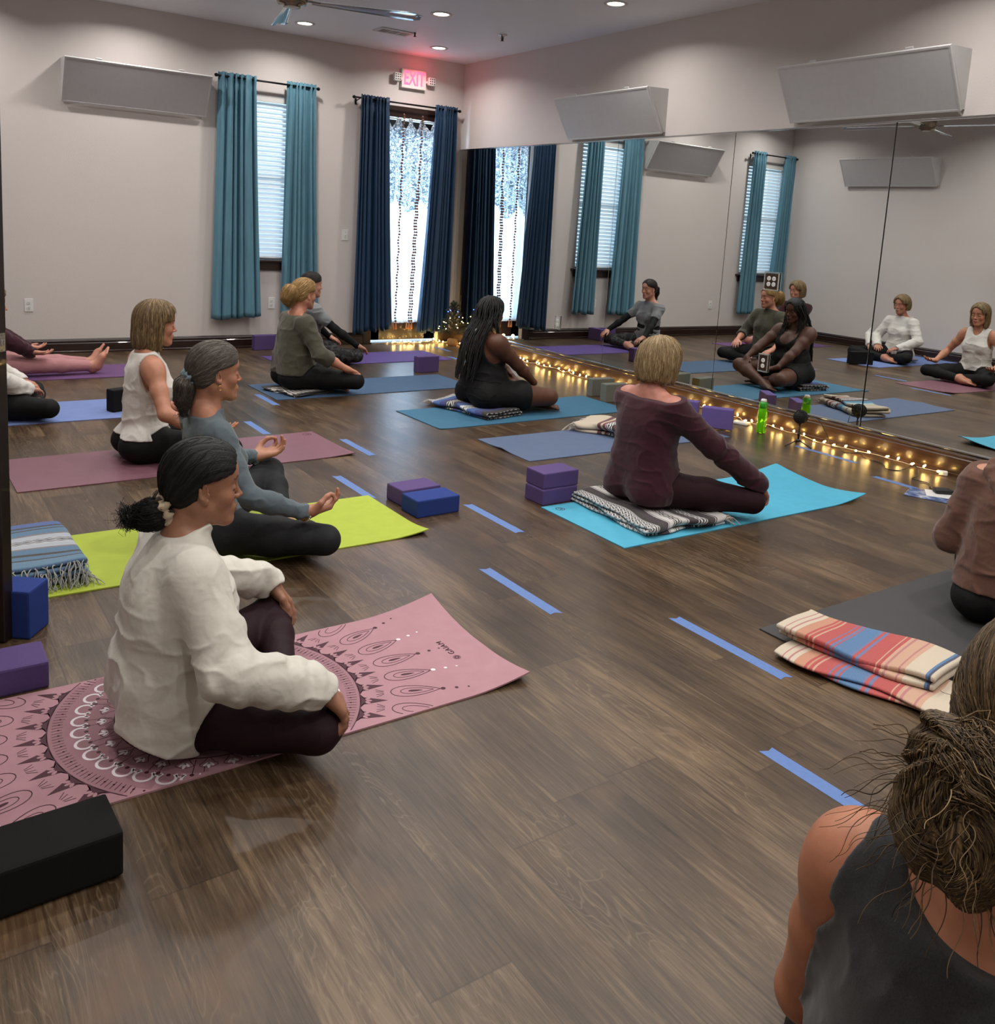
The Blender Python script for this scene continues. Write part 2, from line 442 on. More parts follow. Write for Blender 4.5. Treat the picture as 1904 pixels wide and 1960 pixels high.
# ------------------------------------------------ outlets and switch
def outlet(name, label, loc, face, gangs=1, plate_m=None, switch=False, rim=None):
    """face: 'y' plate on the back wall (faces -y), 'x' on mirror (faces -x), 'l' on left wall (faces +x)"""
    r = empty(name, label, 'switch' if switch else 'outlet', loc, {'y': 0, 'x': -math.pi / 2, 'l': math.pi / 2}[face])
    wd = .07 + .046 * (gangs - 1)
    obj('cover_plate', BX((0, -.003, 0), (wd, .006, .115), bevel=.002), plate_m or m_white, r)
    if rim:
        bm = bmesh.new()
        for s in (-1, 1):
            box(bm, (s * (wd / 2 + .006), -.006, 0), (.008, .008, .135), bevel=.002)
            box(bm, (0, -.006, s * .065), (wd + .02, .008, .008), bevel=.002)
        obj('rim', bm, rim, r)
    if switch:
        obj('toggle', BX((0, -.010, .006), (.010, .018, .022), rot=None, bevel=.002), m_white, r)
        bm = bmesh.new(); 
        for s in (-.03, .03): cyl(bm, (0, -.005, s), (0, -.008, s), .003, seg=10)
        obj('screw', bm, m_chrome, r)
    else:
        for gx in range(gangs):
            ox = (gx - (gangs - 1) / 2) * .046
            for z in (-.021, .021):
                bm = bmesh.new(); cyl(bm, (ox, -.005, z), (ox, -.009, z), .0165, seg=24)
                s = obj('socket', bm, m_white, r)
                bm = bmesh.new()
                for dx in (-.006, .006): box(bm, (ox + dx, -.0095, z + .003), (.002, .002, .009))
                cyl(bm, (ox, -.0085, z - .008), (ox, -.0102, z - .008), .0028, seg=10)
                obj('slot', bm, m_black, s)
    return r
m_mplate = mat('bronze_mirror_plate', (.30, .22, .17), .25, metal=.5, var=0)
m_acr = mat('clear_bevel_rim', (.93, .95, .95), .08, metal=.85, var=0)
outlet('wall_outlet', 'white wall outlet low on the wall by the open dark door', (-4.429, 0, .44), 'y')
outlet('wall_outlet', 'white wall outlet between the teal curtain hems', (-2.198, 0, .455), 'y')
outlet('light_switch', 'white light switch on the wall beside the navy curtain', (-1.40, 0, 1.184), 'y', switch=True)
outlet('wall_outlet', 'white wall outlet on the far side wall, seen only in the mirror', (-W, -2.1, .46), 'l')
outlet('mirror_outlet', 'small clear-rimmed outlet on the mirror panel next to the navy curtain', (-.011, -2.0, .468), 'x', plate_m=m_acr, rim=m_acr)
outlet('mirror_outlet', 'low two-socket outlet on the mirror above the green bottle', (-.016, -4.53, .469), 'x', plate_m=m_mplate, rim=m_acr)
outlet('mirror_outlet', 'higher square four-socket outlet in the mirror glass', (-.016, -4.53, 1.086), 'x', gangs=2, plate_m=m_mplate, rim=m_acr)

# ------------------------------------------------ ceiling items
m_emit = emat('downlight_lens', (1, .95, .88), 9)
m_trimw = mat('downlight_trim', (.78, .78, .78), .4, var=0)
proto = None
for i, (xx, yy) in enumerate(LAMPS):
    lab = {(-2.15, -.61): 'recessed ceiling light beside the fan, over the teal-curtained window', (-1.46, -1.94): 'recessed ceiling light between the air vent and sprinkler', (-.7, -.61): 'recessed ceiling light closest to the exit sign', (-.7, -3.32): 'recessed ceiling light farthest from the exit sign, near the mirror wall'}.get((xx, yy), 'round recessed ceiling light')
    if proto is None:
        proto = r = empty('ceiling_downlight', lab, 'ceiling light', (xx, yy, CEIL), group='recessed ceiling lights')
        bm = bmesh.new(); lathe(bm, [(.066, -.001), (.068, -.007), (.092, -.005), (.095, 0)], 40); obj('trim_ring', bm, m_trimw, r, True)
        bm = bmesh.new(); lathe(bm, [(0, -.004), (.03, -.004), (.067, -.002)], 40); obj('lens', bm, m_emit, r, True)
    elif lab.startswith('round'):
        continue
    elif (xx, yy) != (-.7, -.61):
        copything(proto, (xx, yy, CEIL), label=lab)
if proto: proto.location = (-.7, -.61, CEIL)
# vent
v = empty('ceiling_vent', 'white slotted air vent on the ceiling behind the fan blade', 'vent', (-1.40, -.97, CEIL))
m_ventd = mat('vent_dark', (.25, .25, .26), .7, var=0)
obj('backing', BX((0, 0, -.002), (.30, .14, .004)), m_ventd, v)
bm = bmesh.new()
for s in (-1, 1): box(bm, (0, s * .085, -.006), (.36, .03, .012), bevel=.003); box(bm, (s * .165, 0, -.006), (.03, .17, .012), bevel=.003)
for s in (-.05, .05): box(bm, (s, 0, -.006), (.012, .15, .010))
obj('frame', bm, m_trimw, v)
for i in range(9): obj('louver', BX((0, -.06 + i * .015, -.006), (.30, .004, .009), rot=None), m_trimw, v)
# sprinkler
v = empty('fire_sprinkler', 'small metal sprinkler head on the ceiling above the mirror', 'sprinkler', (-.63, -1.66, CEIL))
bm = bmesh.new(); lathe(bm, [(0, 0), (.045, 0), (.043, -.006), (.018, -.012), (.014, -.02), (0, -.02)], 24); obj('escutcheon', bm, m_chrome, v, True)
bm = bmesh.new(); cyl(bm, (0, 0, -.02), (0, 0, -.05), .006, seg=10)
for s in (-1, 1): cyl(bm, (s * .014, 0, -.018), (s * .012, 0, -.045), .003, seg=8); cyl(bm, (s * .012, 0, -.045), (0, 0, -.055), .003, seg=8)
cyl(bm, (0, 0, -.055), (0, 0, -.058), .016, seg=16); obj('head', bm, m_rod, v)
v = empty('fire_sprinkler', 'tiny dark sprinkler hanging beside the ceiling vent', 'sprinkler', (-1.24, -1.08, CEIL))
bm = bmesh.new(); cyl(bm, (0, 0, 0), (0, 0, -.035), .007, seg=10); cyl(bm, (0, 0, -.035), (0, 0, -.04), .014, seg=12); obj('head', bm, m_rod, v)

# ceiling fan
FX, FY, FZ = -3.40, -3.50, 2.62
fan = empty('ceiling_fan', 'brushed metal ceiling fan with slim blades', 'ceiling fan', (FX, FY, FZ))
m_fan = mat('brushed_nickel', (.55, .5, .44), .22, metal=1, var=.2, vscale=3, sc=(1, 1, 30))
m_blade, nt, b = newmat('translucent_silver_blade')
b.inputs['Base Color'].default_value = (.62, .68, .74, 1); b.inputs['Roughness'].default_value = .12; b.inputs['Metallic'].default_value = .55
bm = bmesh.new(); lathe(bm, [(0, -.005), (.05, -.012), (.052, .0), (.085, .004), (.092, .02), (.09, .05), (.092, .055), (.092, .12), (.07, .14), (.02, .15), (.0, .15)], 40)
obj('motor_housing', bm, m_fan, fan, True)
bm = bmesh.new(); lathe(bm, [(0, -.016), (.03, -.015), (.048, -.009)], 32); obj('light_cover', bm, m_white, fan, True)
bm = bmesh.new(); cyl(bm, (0, 0, .15), (0, 0, CEIL - FZ), .013); obj('downrod', bm, m_fan, fan, True)
bm = bmesh.new(); lathe(bm, [(0, CEIL - FZ), (.07, CEIL - FZ), (.065, CEIL - FZ - .04), (.015, CEIL - FZ - .07)], 32); obj('canopy', bm, m_fan, fan, True)
a0 = math.radians(-15)
for k in range(4):
    a = a0 + k * math.pi / 2
    bm = bmesh.new(); L = .80; nn = 14; ring = []
    for i in range(nn + 1):
        t = i / nn; x = .12 + (L - .12) * t; wv = (.018 + .045 * t) * (1 if t < .95 else math.sqrt(max(.3, 1 - ((t - .95) / .06) ** 2)))
        tw = math.radians(16 - 6 * t)
        rr = []
        for j in range(7):
            s = -1 + j / 3; y = s * wv; z = -y * math.sin(tw) + .008 * (1 - s * s)
            rr.append((x, y * math.cos(tw), z + .03))
        ring.append(rr)
    top = [[bm.verts.new(Vector(p)) for p in r_] for r_ in ring]; bot = [[bm.verts.new(Vector(p) - Vector((0, 0, .004))) for p in r_] for r_ in ring]
    for i in range(nn):
        for j in range(6):
            bm.faces.new((top[i][j], top[i + 1][j], top[i + 1][j + 1], top[i][j + 1])); bm.faces.new((bot[i][j], bot[i][j + 1], bot[i + 1][j + 1], bot[i + 1][j]))
        bm.faces.new((top[i][0], bot[i][0], bot[i + 1][0], top[i + 1][0])); bm.faces.new((top[i][6], top[i + 1][6], bot[i + 1][6], bot[i][6]))
    bm.faces.new([top[0][j] for j in range(7)] + [bot[0][j] for j in range(6, -1, -1)]); bm.faces.new([top[nn][j] for j in range(7)] + [bot[nn][j] for j in range(6, -1, -1)])
    bmesh.ops.rotate(bm, cent=(0, 0, 0), matrix=Rz(a), verts=bm.verts)
    bl = obj('blade', bm, m_blade, fan, True)
    bm = bmesh.new(); box(bm, (.12, 0, .034), (.10, .03, .008), bevel=.003); bmesh.ops.rotate(bm, cent=(0, 0, 0), matrix=Rz(a), verts=bm.verts)
    obj('bracket', bm, m_fan, bl)

# heater panels tilted off the wall
m_panel = mat('pale_grey_panel', (.80, .80, .81), .2, var=.02, spec=.5)
m_pframe = mat('panel_frame_white', (.80, .80, .80), .4, var=.02)
def panel(label, loc, rz, w=1.25, h=.41, tilt=.52):
    """loc = middle of the bottom edge on the wall; panel leans out at the top"""
    r = empty('heater_panel', label, 'heater', loc, rz, 'tilted panels high on the walls')
    ry = Rx(tilt)      # rotates z toward -y
    def P(x, y, z): return Vector((x, -z * math.sin(tilt) + y * math.cos(tilt) - .04, z * math.cos(tilt) + y * math.sin(tilt)))
    def bxp(bm, c, s):
        vs = box(bm, c, s)
        for v in vs: v.co = P(*v.co)
    bm = bmesh.new(); bxp(bm, (0, -.004, h / 2), (w - .016, .016, h - .016)); obj('face', bm, m_panel, r)
    bm = bmesh.new()
    for s in (-1, 1): bxp(bm, (s * (w / 2 - .005), -.002, h / 2), (.012, .024, h))
    bxp(bm, (0, -.002, .006), (w - .022, .024, .012)); bxp(bm, (0, -.002, h - .006), (w - .022, .024, .012))
    obj('frame', bm, m_pframe, r)
    for s in (-1, 1):
        bm = bmesh.new(); x = s * (w / 2 - .004)
        top = P(0, .02, h - .01); bt = P(0, .02, 0.0)
        pts = [(x, 0, bt.z - .0), (x, bt.y, bt.z - .0), (x, top.y, top.z), (x, 0, top.z + .01)]
        a = [bm.verts.new(p) for p in pts]; c2 = [bm.verts.new((p[0] - s * .004, p[1], p[2])) for p in pts]
        bm.faces.new(a); bm.faces.new(c2)
        for i in range(4): bm.faces.new((a[i], a[(i + 1) % 4], c2[(i + 1) % 4], c2[i]))
        obj('side_bracket', bm, m_pframe, r)
    for x in (-.35, .35):
        bm = bmesh.new(); bxp(bm, (x, .02, h + .002), (.05, .012, .018)); obj('clip', bm, m_pframe, r)
    return r
panel('pale grey tilted wall panel on the back wall beside the teal window', (-3.52, 0, 2.24), 0)
panel('pale glossy tilted panel on the mirror wall nearest the exit corner', (0, -2.64, 2.225), -math.pi / 2)
panel('large pale tilted panel on the mirror wall, the one away from the exit corner', (0, -5.20, 2.235), -math.pi / 2)
panel('tilted panel on the far side wall, seen only in the mirror', (-W, -1.62, 2.24), math.pi / 2)

# exit sign
ex = empty('exit_sign', 'lit red exit sign with two emergency lamps above the curtained door', 'exit sign', (-.665, 0, 2.885))
obj('housing', BX((0, -.025, 0), (.30, .05, .20), bevel=.008), m_white, ex)
m_red = emat('red_glow', (1, .22, .32), 5.5)
cu = bpy.data.curves.new('lettering', 'FONT'); cu.body = 'EXIT'; cu.size = .19; cu.extrude = .002; cu.align_x = 'CENTER'; cu.align_y = 'CENTER'; cu.offset = .003
t = bpy.data.objects.new('tmp', cu); COL.objects.link(t)
dg = bpy.context.evaluated_depsgraph_get(); dg.update()
me = bpy.data.meshes.new_from_object(t.evaluated_get(dg)); bpy.data.objects.remove(t)
xs = [v.co.x for v in me.vertices]; k = .25 / (max(xs) - min(xs))
for v_ in me.vertices: v_.co = Vector((v_.co.x * k, -.052 - v_.co.z, v_.co.y * 1.08))
link('lettering', me, m_red, ex)
ld = bpy.data.lights.new('exit_glow', 'POINT'); ld.energy = .9; ld.color = (1, .08, .1); ld.shadow_soft_size = .06
lo = bpy.data.objects.new('exit_glow', ld); COL.objects.link(lo); lo.location = (-.60, -.14, 2.93)
m_led = mat('lamp_dots', (.25, .25, .25), .3, var=0)
for s in (-1, 1):
    bm = bmesh.new(); box(bm, (s * .21, -.055, .0), (.085, .05, .085), bevel=.012); cyl(bm, (s * .145, -.03, -.01), (s * .19, -.045, -.01), .014)
    h = obj('emergency_lamp', bm, m_white, ex)
    bm = bmesh.new()
    for i in range(3):
        for j in range(3): box(bm, (s * .21 + (i - 1) * .024, -.081, (j - 1) * .024), (.014, .004, .014), bevel=.002, seg=1)
    obj('led_cluster', bm, m_led, h)

# ------------------------------------------------ curtains
def cloth_mat(name, c, rough=.75, sheen=.35, trans=.0, streak=.12):
    m, nt, b = newmat(name); c = lin(c)
    v = coords(nt, scale=(14, 14, 1.2)); f = noise(nt, v, 3, 3)
    nt.links.new(ramp(nt, f, [(.3, tuple(x * (1 - streak) for x in c)), (.7, tuple(x * (1 + streak) for x in c))]), b.inputs['Base Color'])
    b.inputs['Roughness'].default_value = rough; b.inputs['Sheen Weight'].default_value = sheen; b.inputs['Sheen Roughness'].default_value = .35
    b.inputs['Sheen Tint'].default_value = (*[min(1, x * 3 + .1) for x in c], 1)
    bump(nt, b, noise(nt, coords(nt), 6, 4), .2, .02)
    return m
m_teal = cloth_mat('teal_curtain_fabric', (.34, .51, .58)); m_navy = cloth_mat('navy_velvet', (.05, .185, .30), .6, .8)
m_rib = mat('curtain_ribbon', (.8, .8, .8), .5)
def curtain(name, label, x0, x1, zt, zb, m, bx0=None, bx1=None, folds=7, amp=.028, yc=-.1, seed=0, zb2=None, flare=.0):
    rnd = np.random.RandomState(seed); nu, nv = 170, 46
    u = np.linspace(0, 1, nu)[None]; v = np.linspace(0, 1, nv)[:, None]
    bx0 = x0 if bx0 is None else bx0; bx1 = x1 if bx1 is None else bx1
    warp = u + .035 * np.sin(2 * np.pi * u * 1.7 + seed) + .02 * np.sin(2 * np.pi * u * 4.1 + 2 * seed)
    ph = warp * folds * 2 * np.pi
    a = amp * (.55 + .75 * v ** .7) * (1 + .35 * np.sin(2 * np.pi * u * 2.3 + seed * 1.3))
    s = np.sin(ph + .5 * v * np.sin(seed + 3 * u)); s = np.sign(s) * np.abs(s) ** .75
    head = np.exp(-((v) / .03) ** 2)
    y = yc + a * s * (1 - .0 * head) + .006 * np.sin(ph * 3 + 5 * v) * (1 - v) + flare * v ** 2 * np.sin(2 * np.pi * u * .8 + seed)
    e = v ** 1.3
    X = (x0 + (x1 - x0) * u) * (1 - e) + (bx0 + (bx1 - bx0) * u) * e + .012 * np.cos(ph) * v
    pinch = np.exp(-((v - .045) / .012) ** 2); y = y * (1 - pinch * .0) + (yc - y) * pinch * .5
    zb_ = zb + (0 if zb2 is None else (zb2 - zb) * u)
    Z = zt + (zb_ - zt) * v + .012 * np.sin(ph * .5 + seed) * v + .01 * np.abs(s) * (1 - v) ** 20
    V = np.stack(np.broadcast_arrays(X, y, Z), -1).reshape(-1, 3)
    i = np.arange(nu * nv).reshape(nv, nu); Fq = np.stack([i[:-1, :-1], i[1:, :-1], i[1:, 1:], i[:-1, 1:]], -1).reshape(-1, 4)
    o = npmesh(name, V, Fq, m)
    md = o.modifiers.new('thickness', 'SOLIDIFY'); md.thickness = .003
    tag(o, label, 'curtain'); return o
curtain('window_curtain', 'teal curtain hanging on the side of the window next to the wall panel', -2.79, -2.43, 2.665, .30, m_teal, -2.83, -2.36, 6, seed=1, zb2=.33)
curtain('window_curtain', 'teal curtain on the door side of the first window, behind two seated women', -2.11, -1.81, 2.665, .33, m_teal, -2.13, -1.74, 6, seed=2)
curtain('window_curtain', 'teal curtain of the corner window on the side away from the corner, mirror view only', -5.20, -4.93, 2.665, .32, m_teal, -5.26, -4.90, 5, seed=3)
curtain('window_curtain', 'teal curtain of the corner window against the corner, mirror view only', -5.86, -5.62, 2.665, .32, m_teal, -5.86, -5.55, 5, seed=4)
curtain('door_curtain', 'navy velvet curtain on the switch side of the exit door', -1.31, -.985, 2.64, .13, m_navy, -1.33, -.86, 7, amp=.026, seed=5, zb2=.17)
curtain('door_curtain', 'navy velvet curtain in the corner beside the mirror', -.405, -.135, 2.64, .13, m_navy, -.52, -.13, 7, amp=.026, seed=6)
def rod(label, x0, x1, z):
    r = empty('curtain_rod', label, 'curtain rod', ((x0 + x1) / 2, -.1, z)); h = (x1 - x0) / 2
    bm = bmesh.new(); cyl(bm, (-h, 0, 0), (h, 0, 0), .0095); obj('pole', bm, m_rod, r, True)
    for s in (-1, 1):
        bm = bmesh.new(); lathe(bm, [(0, 0), (.012, 0), (.016, .008), (.017, .02), (.01, .03), (0, .032)], 20, (s * h, 0, 0), (s, 0, 0)); obj('finial', bm, m_rod, r, True)
        bm = bmesh.new(); cyl(bm, (s * (h - .05), 0, -.01), (s * (h - .05), .095, -.03), .005); box(bm, (s * (h - .05), .095, -.03), (.02, .008, .06)); obj('wall_bracket', bm, m_rod, r)
rod('black curtain rod above the teal-curtained window near the panel', -2.80, -1.80, 2.635)
rod('black curtain rod over the corner window, mirror view only', -5.87, -4.9, 2.635)
rod('black curtain rod above the exit door carrying navy curtains', -1.375, -.115, 2.61)

# tapestry
m_tap, nt, b = newmat('printed_white_cotton')
tcn = nt.nodes.new('ShaderNodeTexCoord'); sp = nt.nodes.new('ShaderNodeSeparateXYZ'); nt.links.new(tcn.outputs['UV'], sp.inputs[0])
vor = nd(nt, 'ShaderNodeTexVoronoi', feature='DISTANCE_TO_EDGE'); vor.inputs['Scale'].default_value = 26
n0 = nd(nt, 'ShaderNodeTexNoise'); n0.inputs['Scale'].default_value = 30; n0.inputs['Detail'].default_value = 1
nt.links.new(tcn.outputs['UV'], n0.inputs['Vector'])
vm = nt.nodes.new('ShaderNodeVectorMath'); vm.operation = 'MULTIPLY_ADD'; nt.links.new(n0.outputs['Color'], vm.inputs[0]); vm.inputs[1].default_value = (.03, .03, 0); nt.links.new(tcn.outputs['UV'], vm.inputs[2])
nt.links.new(vm.outputs[0], vor.inputs['Vector'])
n1 = noise(nt, tcn.outputs['UV'], 34, 2, .5, 1.2)
swirl = ramp(nt, math_(nt, 'ABSOLUTE', math_(nt, 'SUBTRACT', n1, .5)), [(.0, (1, 1, 1)), (.035, (1, 1, 1)), (.06, (0, 0, 0))])
vl = ramp(nt, vor.outputs['Distance'], [(0, (1, 1, 1)), (.03, (1, 1, 1)), (.07, (0, 0, 0))])
pat = math_(nt, 'MAXIMUM', swirl, vl)
# print fades below a scalloped border
uu, vv = sp.outputs[0], sp.outputs[1]
sc = math_(nt, 'MULTIPLY', math_(nt, 'ABSOLUTE', math_(nt, 'SINE', math_(nt, 'MULTIPLY', uu, 9.4))), .16)
edge = math_(nt, 'GREATER_THAN', vv, math_(nt, 'SUBTRACT', 1.62, sc))
patm = math_(nt, 'MULTIPLY', pat, edge)
cc = mix(nt, math_(nt, 'MULTIPLY', patm, .85), (.86, .88, .90), (.10, .13, .16))
nt.links.new(cc, b.inputs['Base Color']); b.inputs['Roughness'].default_value = .8
tr = nt.nodes.new('ShaderNodeBsdfTranslucent'); nt.links.new(cc, tr.inputs[0])
ms = nt.nodes.new('ShaderNodeMixShader'); ms.inputs[0].default_value = .6
nt.links.new(b.outputs[0], ms.inputs[1]); nt.links.new(tr.outputs[0], ms.inputs[2]); nt.links.new(ms.outputs[0], nt.nodes['Material Output'].inputs[0])
tp = empty('printed_tapestry', 'white printed cotton hanging with paisley top between the navy curtains', 'tapestry', (-.68, -.045, 0))
nu, nv = 150, 60
u = np.linspace(0, 1, nu)[None]; v = np.linspace(0, 1, nv)[:, None]
scal = np.abs(np.sin(np.pi * (u * 4.0 + .5))) ** 1.6
top = 2.42 + .115 * (1 - (1 - scal) ** 1.0) * 1.0 - .06
ZZ = top + (.235 - top) * v + 0 * u
YY = .02 * np.sin(2 * np.pi * u * 4 + .8) * (1 - .3 * v) + .012 * np.sin(2 * np.pi * u * 9 + 2 * v) + .012 * np.sin(5 * v + 12 * u) 
XX = (u - .5) * (.60 + .03 * v)
V = np.stack(np.broadcast_arrays(XX, YY, ZZ), -1).reshape(-1, 3)
i = np.arange(nu * nv).reshape(nv, nu); Fq = np.stack([i[:-1, :-1], i[1:, :-1], i[1:, 1:], i[:-1, 1:]], -1).reshape(-1, 4)
o = npmesh('cotton_cloth', V, Fq, m_tap, tp); uvl = o.data.uv_layers.new(name='UVMap')
li = np.empty(len(o.data.loops), np.int32); o.data.loops.foreach_get('vertex_index', li)
uvs = np.stack([V[:, 0] * 1.0 + .5, V[:, 2]], -1)[li]; uvl.data.foreach_set('uv', uvs.astype(np.float32).ravel())
md = o.modifiers.new('thickness', 'SOLIDIFY'); md.thickness = .0015
bm = bmesh.new(); cyl(bm, (-.33, .02, 2.455), (.33, .02, 2.455), .008); obj('hanging_rod', bm, m_white, tp, True)
m_gar = mat('brown_bead_garland', (.45, .28, .20), .6, var=.4, vscale=60); m_tan = mat('tan_tassel', (.72, .48, .30), .8, var=.2, vscale=60)
for gi, (x0, x1, ztop) in enumerate([(-.105, -.115, 2.50), (.125, .085, 2.50), (.09, .055, 1.7)]):
    bm = bmesh.new(); z = ztop; k = 0
    while z > .25:
        f = (ztop - z) / (ztop - .2); x = x0 + (x1 - x0) * f
        s = .5 + .5 * math.sin(k * 2.1)
        lathe(bm, [(0, z + .014), (.007 + .005 * s, z + .006), (.012 + .004 * s, z - .008), (0, z - .014)], 8, (x + .006 * math.sin(k), -.032, 0)); z -= .032; k += 1
    g = empty('bead_garland', ['brown bead and tassel string over the tapestry, the one nearer the switch', 'brown bead string over the tapestry nearer the corner', 'short bead string doubling the corner-side garland'][gi], 'garland', (-.68, -.045, 0))
    obj('bead_string', bm, m_gar, g, True)
    bm = bmesh.new()
    for dx in (-.022, .012): lathe(bm, [(0, .25), (.006, .24), (.008, .225), (.012, .19), (.013, .165), (0, .163)], 10, (x1 + dx, -.03, 0))
    obj('tassel', bm, m_tan, g, True)
# ================================================================ PROPS
def matcol(name, c, rough=.75, streak=.05, spec=.4):
    m, nt, b = newmat(name); c = lin(c)
    v = coords(nt)
    f = noise(nt, v, 14, 5, .6)
    nt.links.new(ramp(nt, f, [(.3, tuple(x * (1 - streak) for x in c)), (.7, tuple(min(1, x * (1 + streak)) for x in c))]), b.inputs['Base Color'])
    b.inputs['Roughness'].default_value = rough; b.inputs['Specular IOR Level'].default_value = spec
    bump(nt, b, noise(nt, v, 420, 2), .25, .001); return m
MAT_T = .005
def curlf(x, y, L, Wd, curls):
    z = 0 * x
    for (cx_, cy_, h, rad) in curls:
        d = np.hypot((x - cx_), (y - cy_)); z = z + h * np.clip(1 - d / rad, 0, 1) ** 1.8
    return z
def yoga_mat(label, nl, c_or_m, L=1.77, Wd=.61, rz=0, curls=(), logo=None, rough=.75, nm='yoga_mat'):
    m = c_or_m if not isinstance(c_or_m, str) else matcol(nm + '_foam', c_or_m, rough)
    nx, ny = 90, 34
    x = np.linspace(0, L, nx); y = np.linspace(0, Wd, ny); Xg, Yg = np.meshgrid(x, y)
    Z = curlf(Xg, Yg, L, Wd, curls)
    T = MAT_T
    top = np.stack([Xg, Yg, Z + T], -1).reshape(-1, 3); bot = np.stack([Xg, Yg, Z + .0003], -1).reshape(-1, 3)
    n = nx * ny; i = np.arange(n).reshape(ny, nx)
    q = np.stack([i[:-1, :-1], i[:-1, 1:], i[1:, 1:], i[1:, :-1]], -1).reshape(-1, 4)
    ring = np.concatenate([i[0, :], i[1:, -1], i[-1, -2::-1], i[-2:0:-1, 0]]); r2 = np.roll(ring, -1)
    side = np.stack([ring + n, r2 + n, r2, ring], -1)
    o = npmesh('yoga_mat', np.concatenate([top, bot]), np.concatenate([q, q[:, ::-1] + n, side]), m, smooth=False)
    o.location = (*nl, 0); o.rotation_euler = (0, 0, rz)
    tag(o, label, 'yoga mat', 'yoga mats on the wooden floor')
    if logo:
        lx, ly, s = logo; strokes = []
        th = np.linspace(0, 2 * np.pi, 25)
        strokes.append(np.stack([lx + s * np.cos(th), ly + s * np.sin(th)], -1)); t2 = np.linspace(-2.4, 2.4, 14)
        strokes.append(np.stack([lx + s * .5 * np.cos(t2), ly + s * .5 * np.sin(t2)], -1))
        strokes.append(np.array([[lx - s * .1, ly], [lx + s * .6, ly]]))
        ribbon('round_emblem', strokes, .004, MAT_T + .0004, m_print, o)
    return o
m_print = mat('dark_plum_print', (.26, .10, .16), .7, var=0)
m_printw = mat('white_print', (.86, .83, .85), .7, var=0)
def ribbon(name, strokes, wd, z, m, parent, clip=None, fills=(), zf=None):
    V = []; Fc = []; 
    def zz(p): return z if zf is None else z + float(zf(np.array([p[0]]), np.array([p[1]]))[0])
    ok = (lambda p: True) if clip is None else (lambda p: clip[0] < p[0] < clip[2] and clip[1] < p[1] < clip[3])
    for st in strokes:
        ww = wd
        if isinstance(st, tuple): st, ww = st
        st = np.asarray(st, float); t = np.gradient(st, axis=0); t /= np.linalg.norm(t, axis=1, keepdims=True) + 1e-9
        nn = np.stack([-t[:, 1], t[:, 0]], -1) * ww / 2
        a = st + nn; b_ = st - nn
        for k in range(len(st) - 1):
            if all(ok(p) for p in (a[k], a[k + 1], b_[k], b_[k + 1])):
                s = len(V); V += [(*p, zz(p)) for p in (b_[k], b_[k + 1], a[k + 1], a[k])]; Fc.append((s, s + 1, s + 2, s + 3))
    for poly in fills:
        if all(ok(p) for p in poly):
            c = np.mean(poly, axis=0); s = len(V); V.append((*c, zz(c))); V += [(*p, zz(p)) for p in poly]; n = len(poly)
            for k in range(n): Fc.append((s, s + 1 + k, s + 1 + (k + 1) % n))
    me = bpy.data.meshes.new(name); me.from_pydata([tuple(map(float, v)) for v in V], [], Fc); me.update()
    return link(name, me, m, parent)

yoga_mat('bright cyan yoga mat under the woman in the burgundy sweater', (-2.822, -6.121), '4AA3C0', 1.77, .625, -.012, [(1.77, 0, .035, .3), (1.77, .61, .045, .42)], logo=(.07, .56, .022))
mandala_curls = [(1.77, .61, .045, .30), (1.77, 0, .025, .22)]
MX, MY = -5.657, -6.8586
pink = yoga_mat('pink yoga mat printed with a plum mandala', (MX, MY), matcol('pink_mandala_foam', 'A98089', .8), 1.77, .61, 0, mandala_curls)
yoga_mat('lime green yoga mat under the grey-haired woman', (-5.285, -5.586), 'A3B43C', 1.77, .61, 0, [(1.77, 0, .02, .2)])
yoga_mat('dusty mauve yoga mat under the woman in the white tank top', (-5.006, -4.271), matcol('mauve_rubber', '7A5360', .42), 1.77, .62, .02, [(1.77, 0, .012, .25)], logo=(1.71, .56, .025))
yoga_mat('teal blue yoga mat under the woman with long braids', (-2.431, -3.855), '326480', 1.77, .62, 0.008, [(0, 0, .004, .1)])
yoga_mat('slate blue empty yoga mat holding only a folded striped blanket', (-2.348, -4.762), '566582', 1.74, .58, -.01, [(0, .3, .01, .15)])
yoga_mat('dark navy-blue yoga mat under the woman in the olive top', (-3.105, -2.605), '3A5370', 1.77, .63, 0.01)
yoga_mat('deep purple yoga mat in the far corner under the woman in camouflage leggings', (-2.51, -1.24), '55407F', 1.77, .63, 0.0)
yoga_mat('purple yoga mat along the back wall under the outstretched pink leggings', (-5.45, -1.35), '64426F', 1.77, .6, 0.0)
yoga_mat('periwinkle blue yoga mat under the woman in the white sweater', (-5.87, -2.83), '6C80B4', 1.72, .62, 0.0)
yoga_mat('charcoal grey yoga mat at the brown hoodie, coral blanket on its end', (-2.93, -7.62), matcol('charcoal_rubber', '3A393B', .6), 1.85, .66, 0.0)

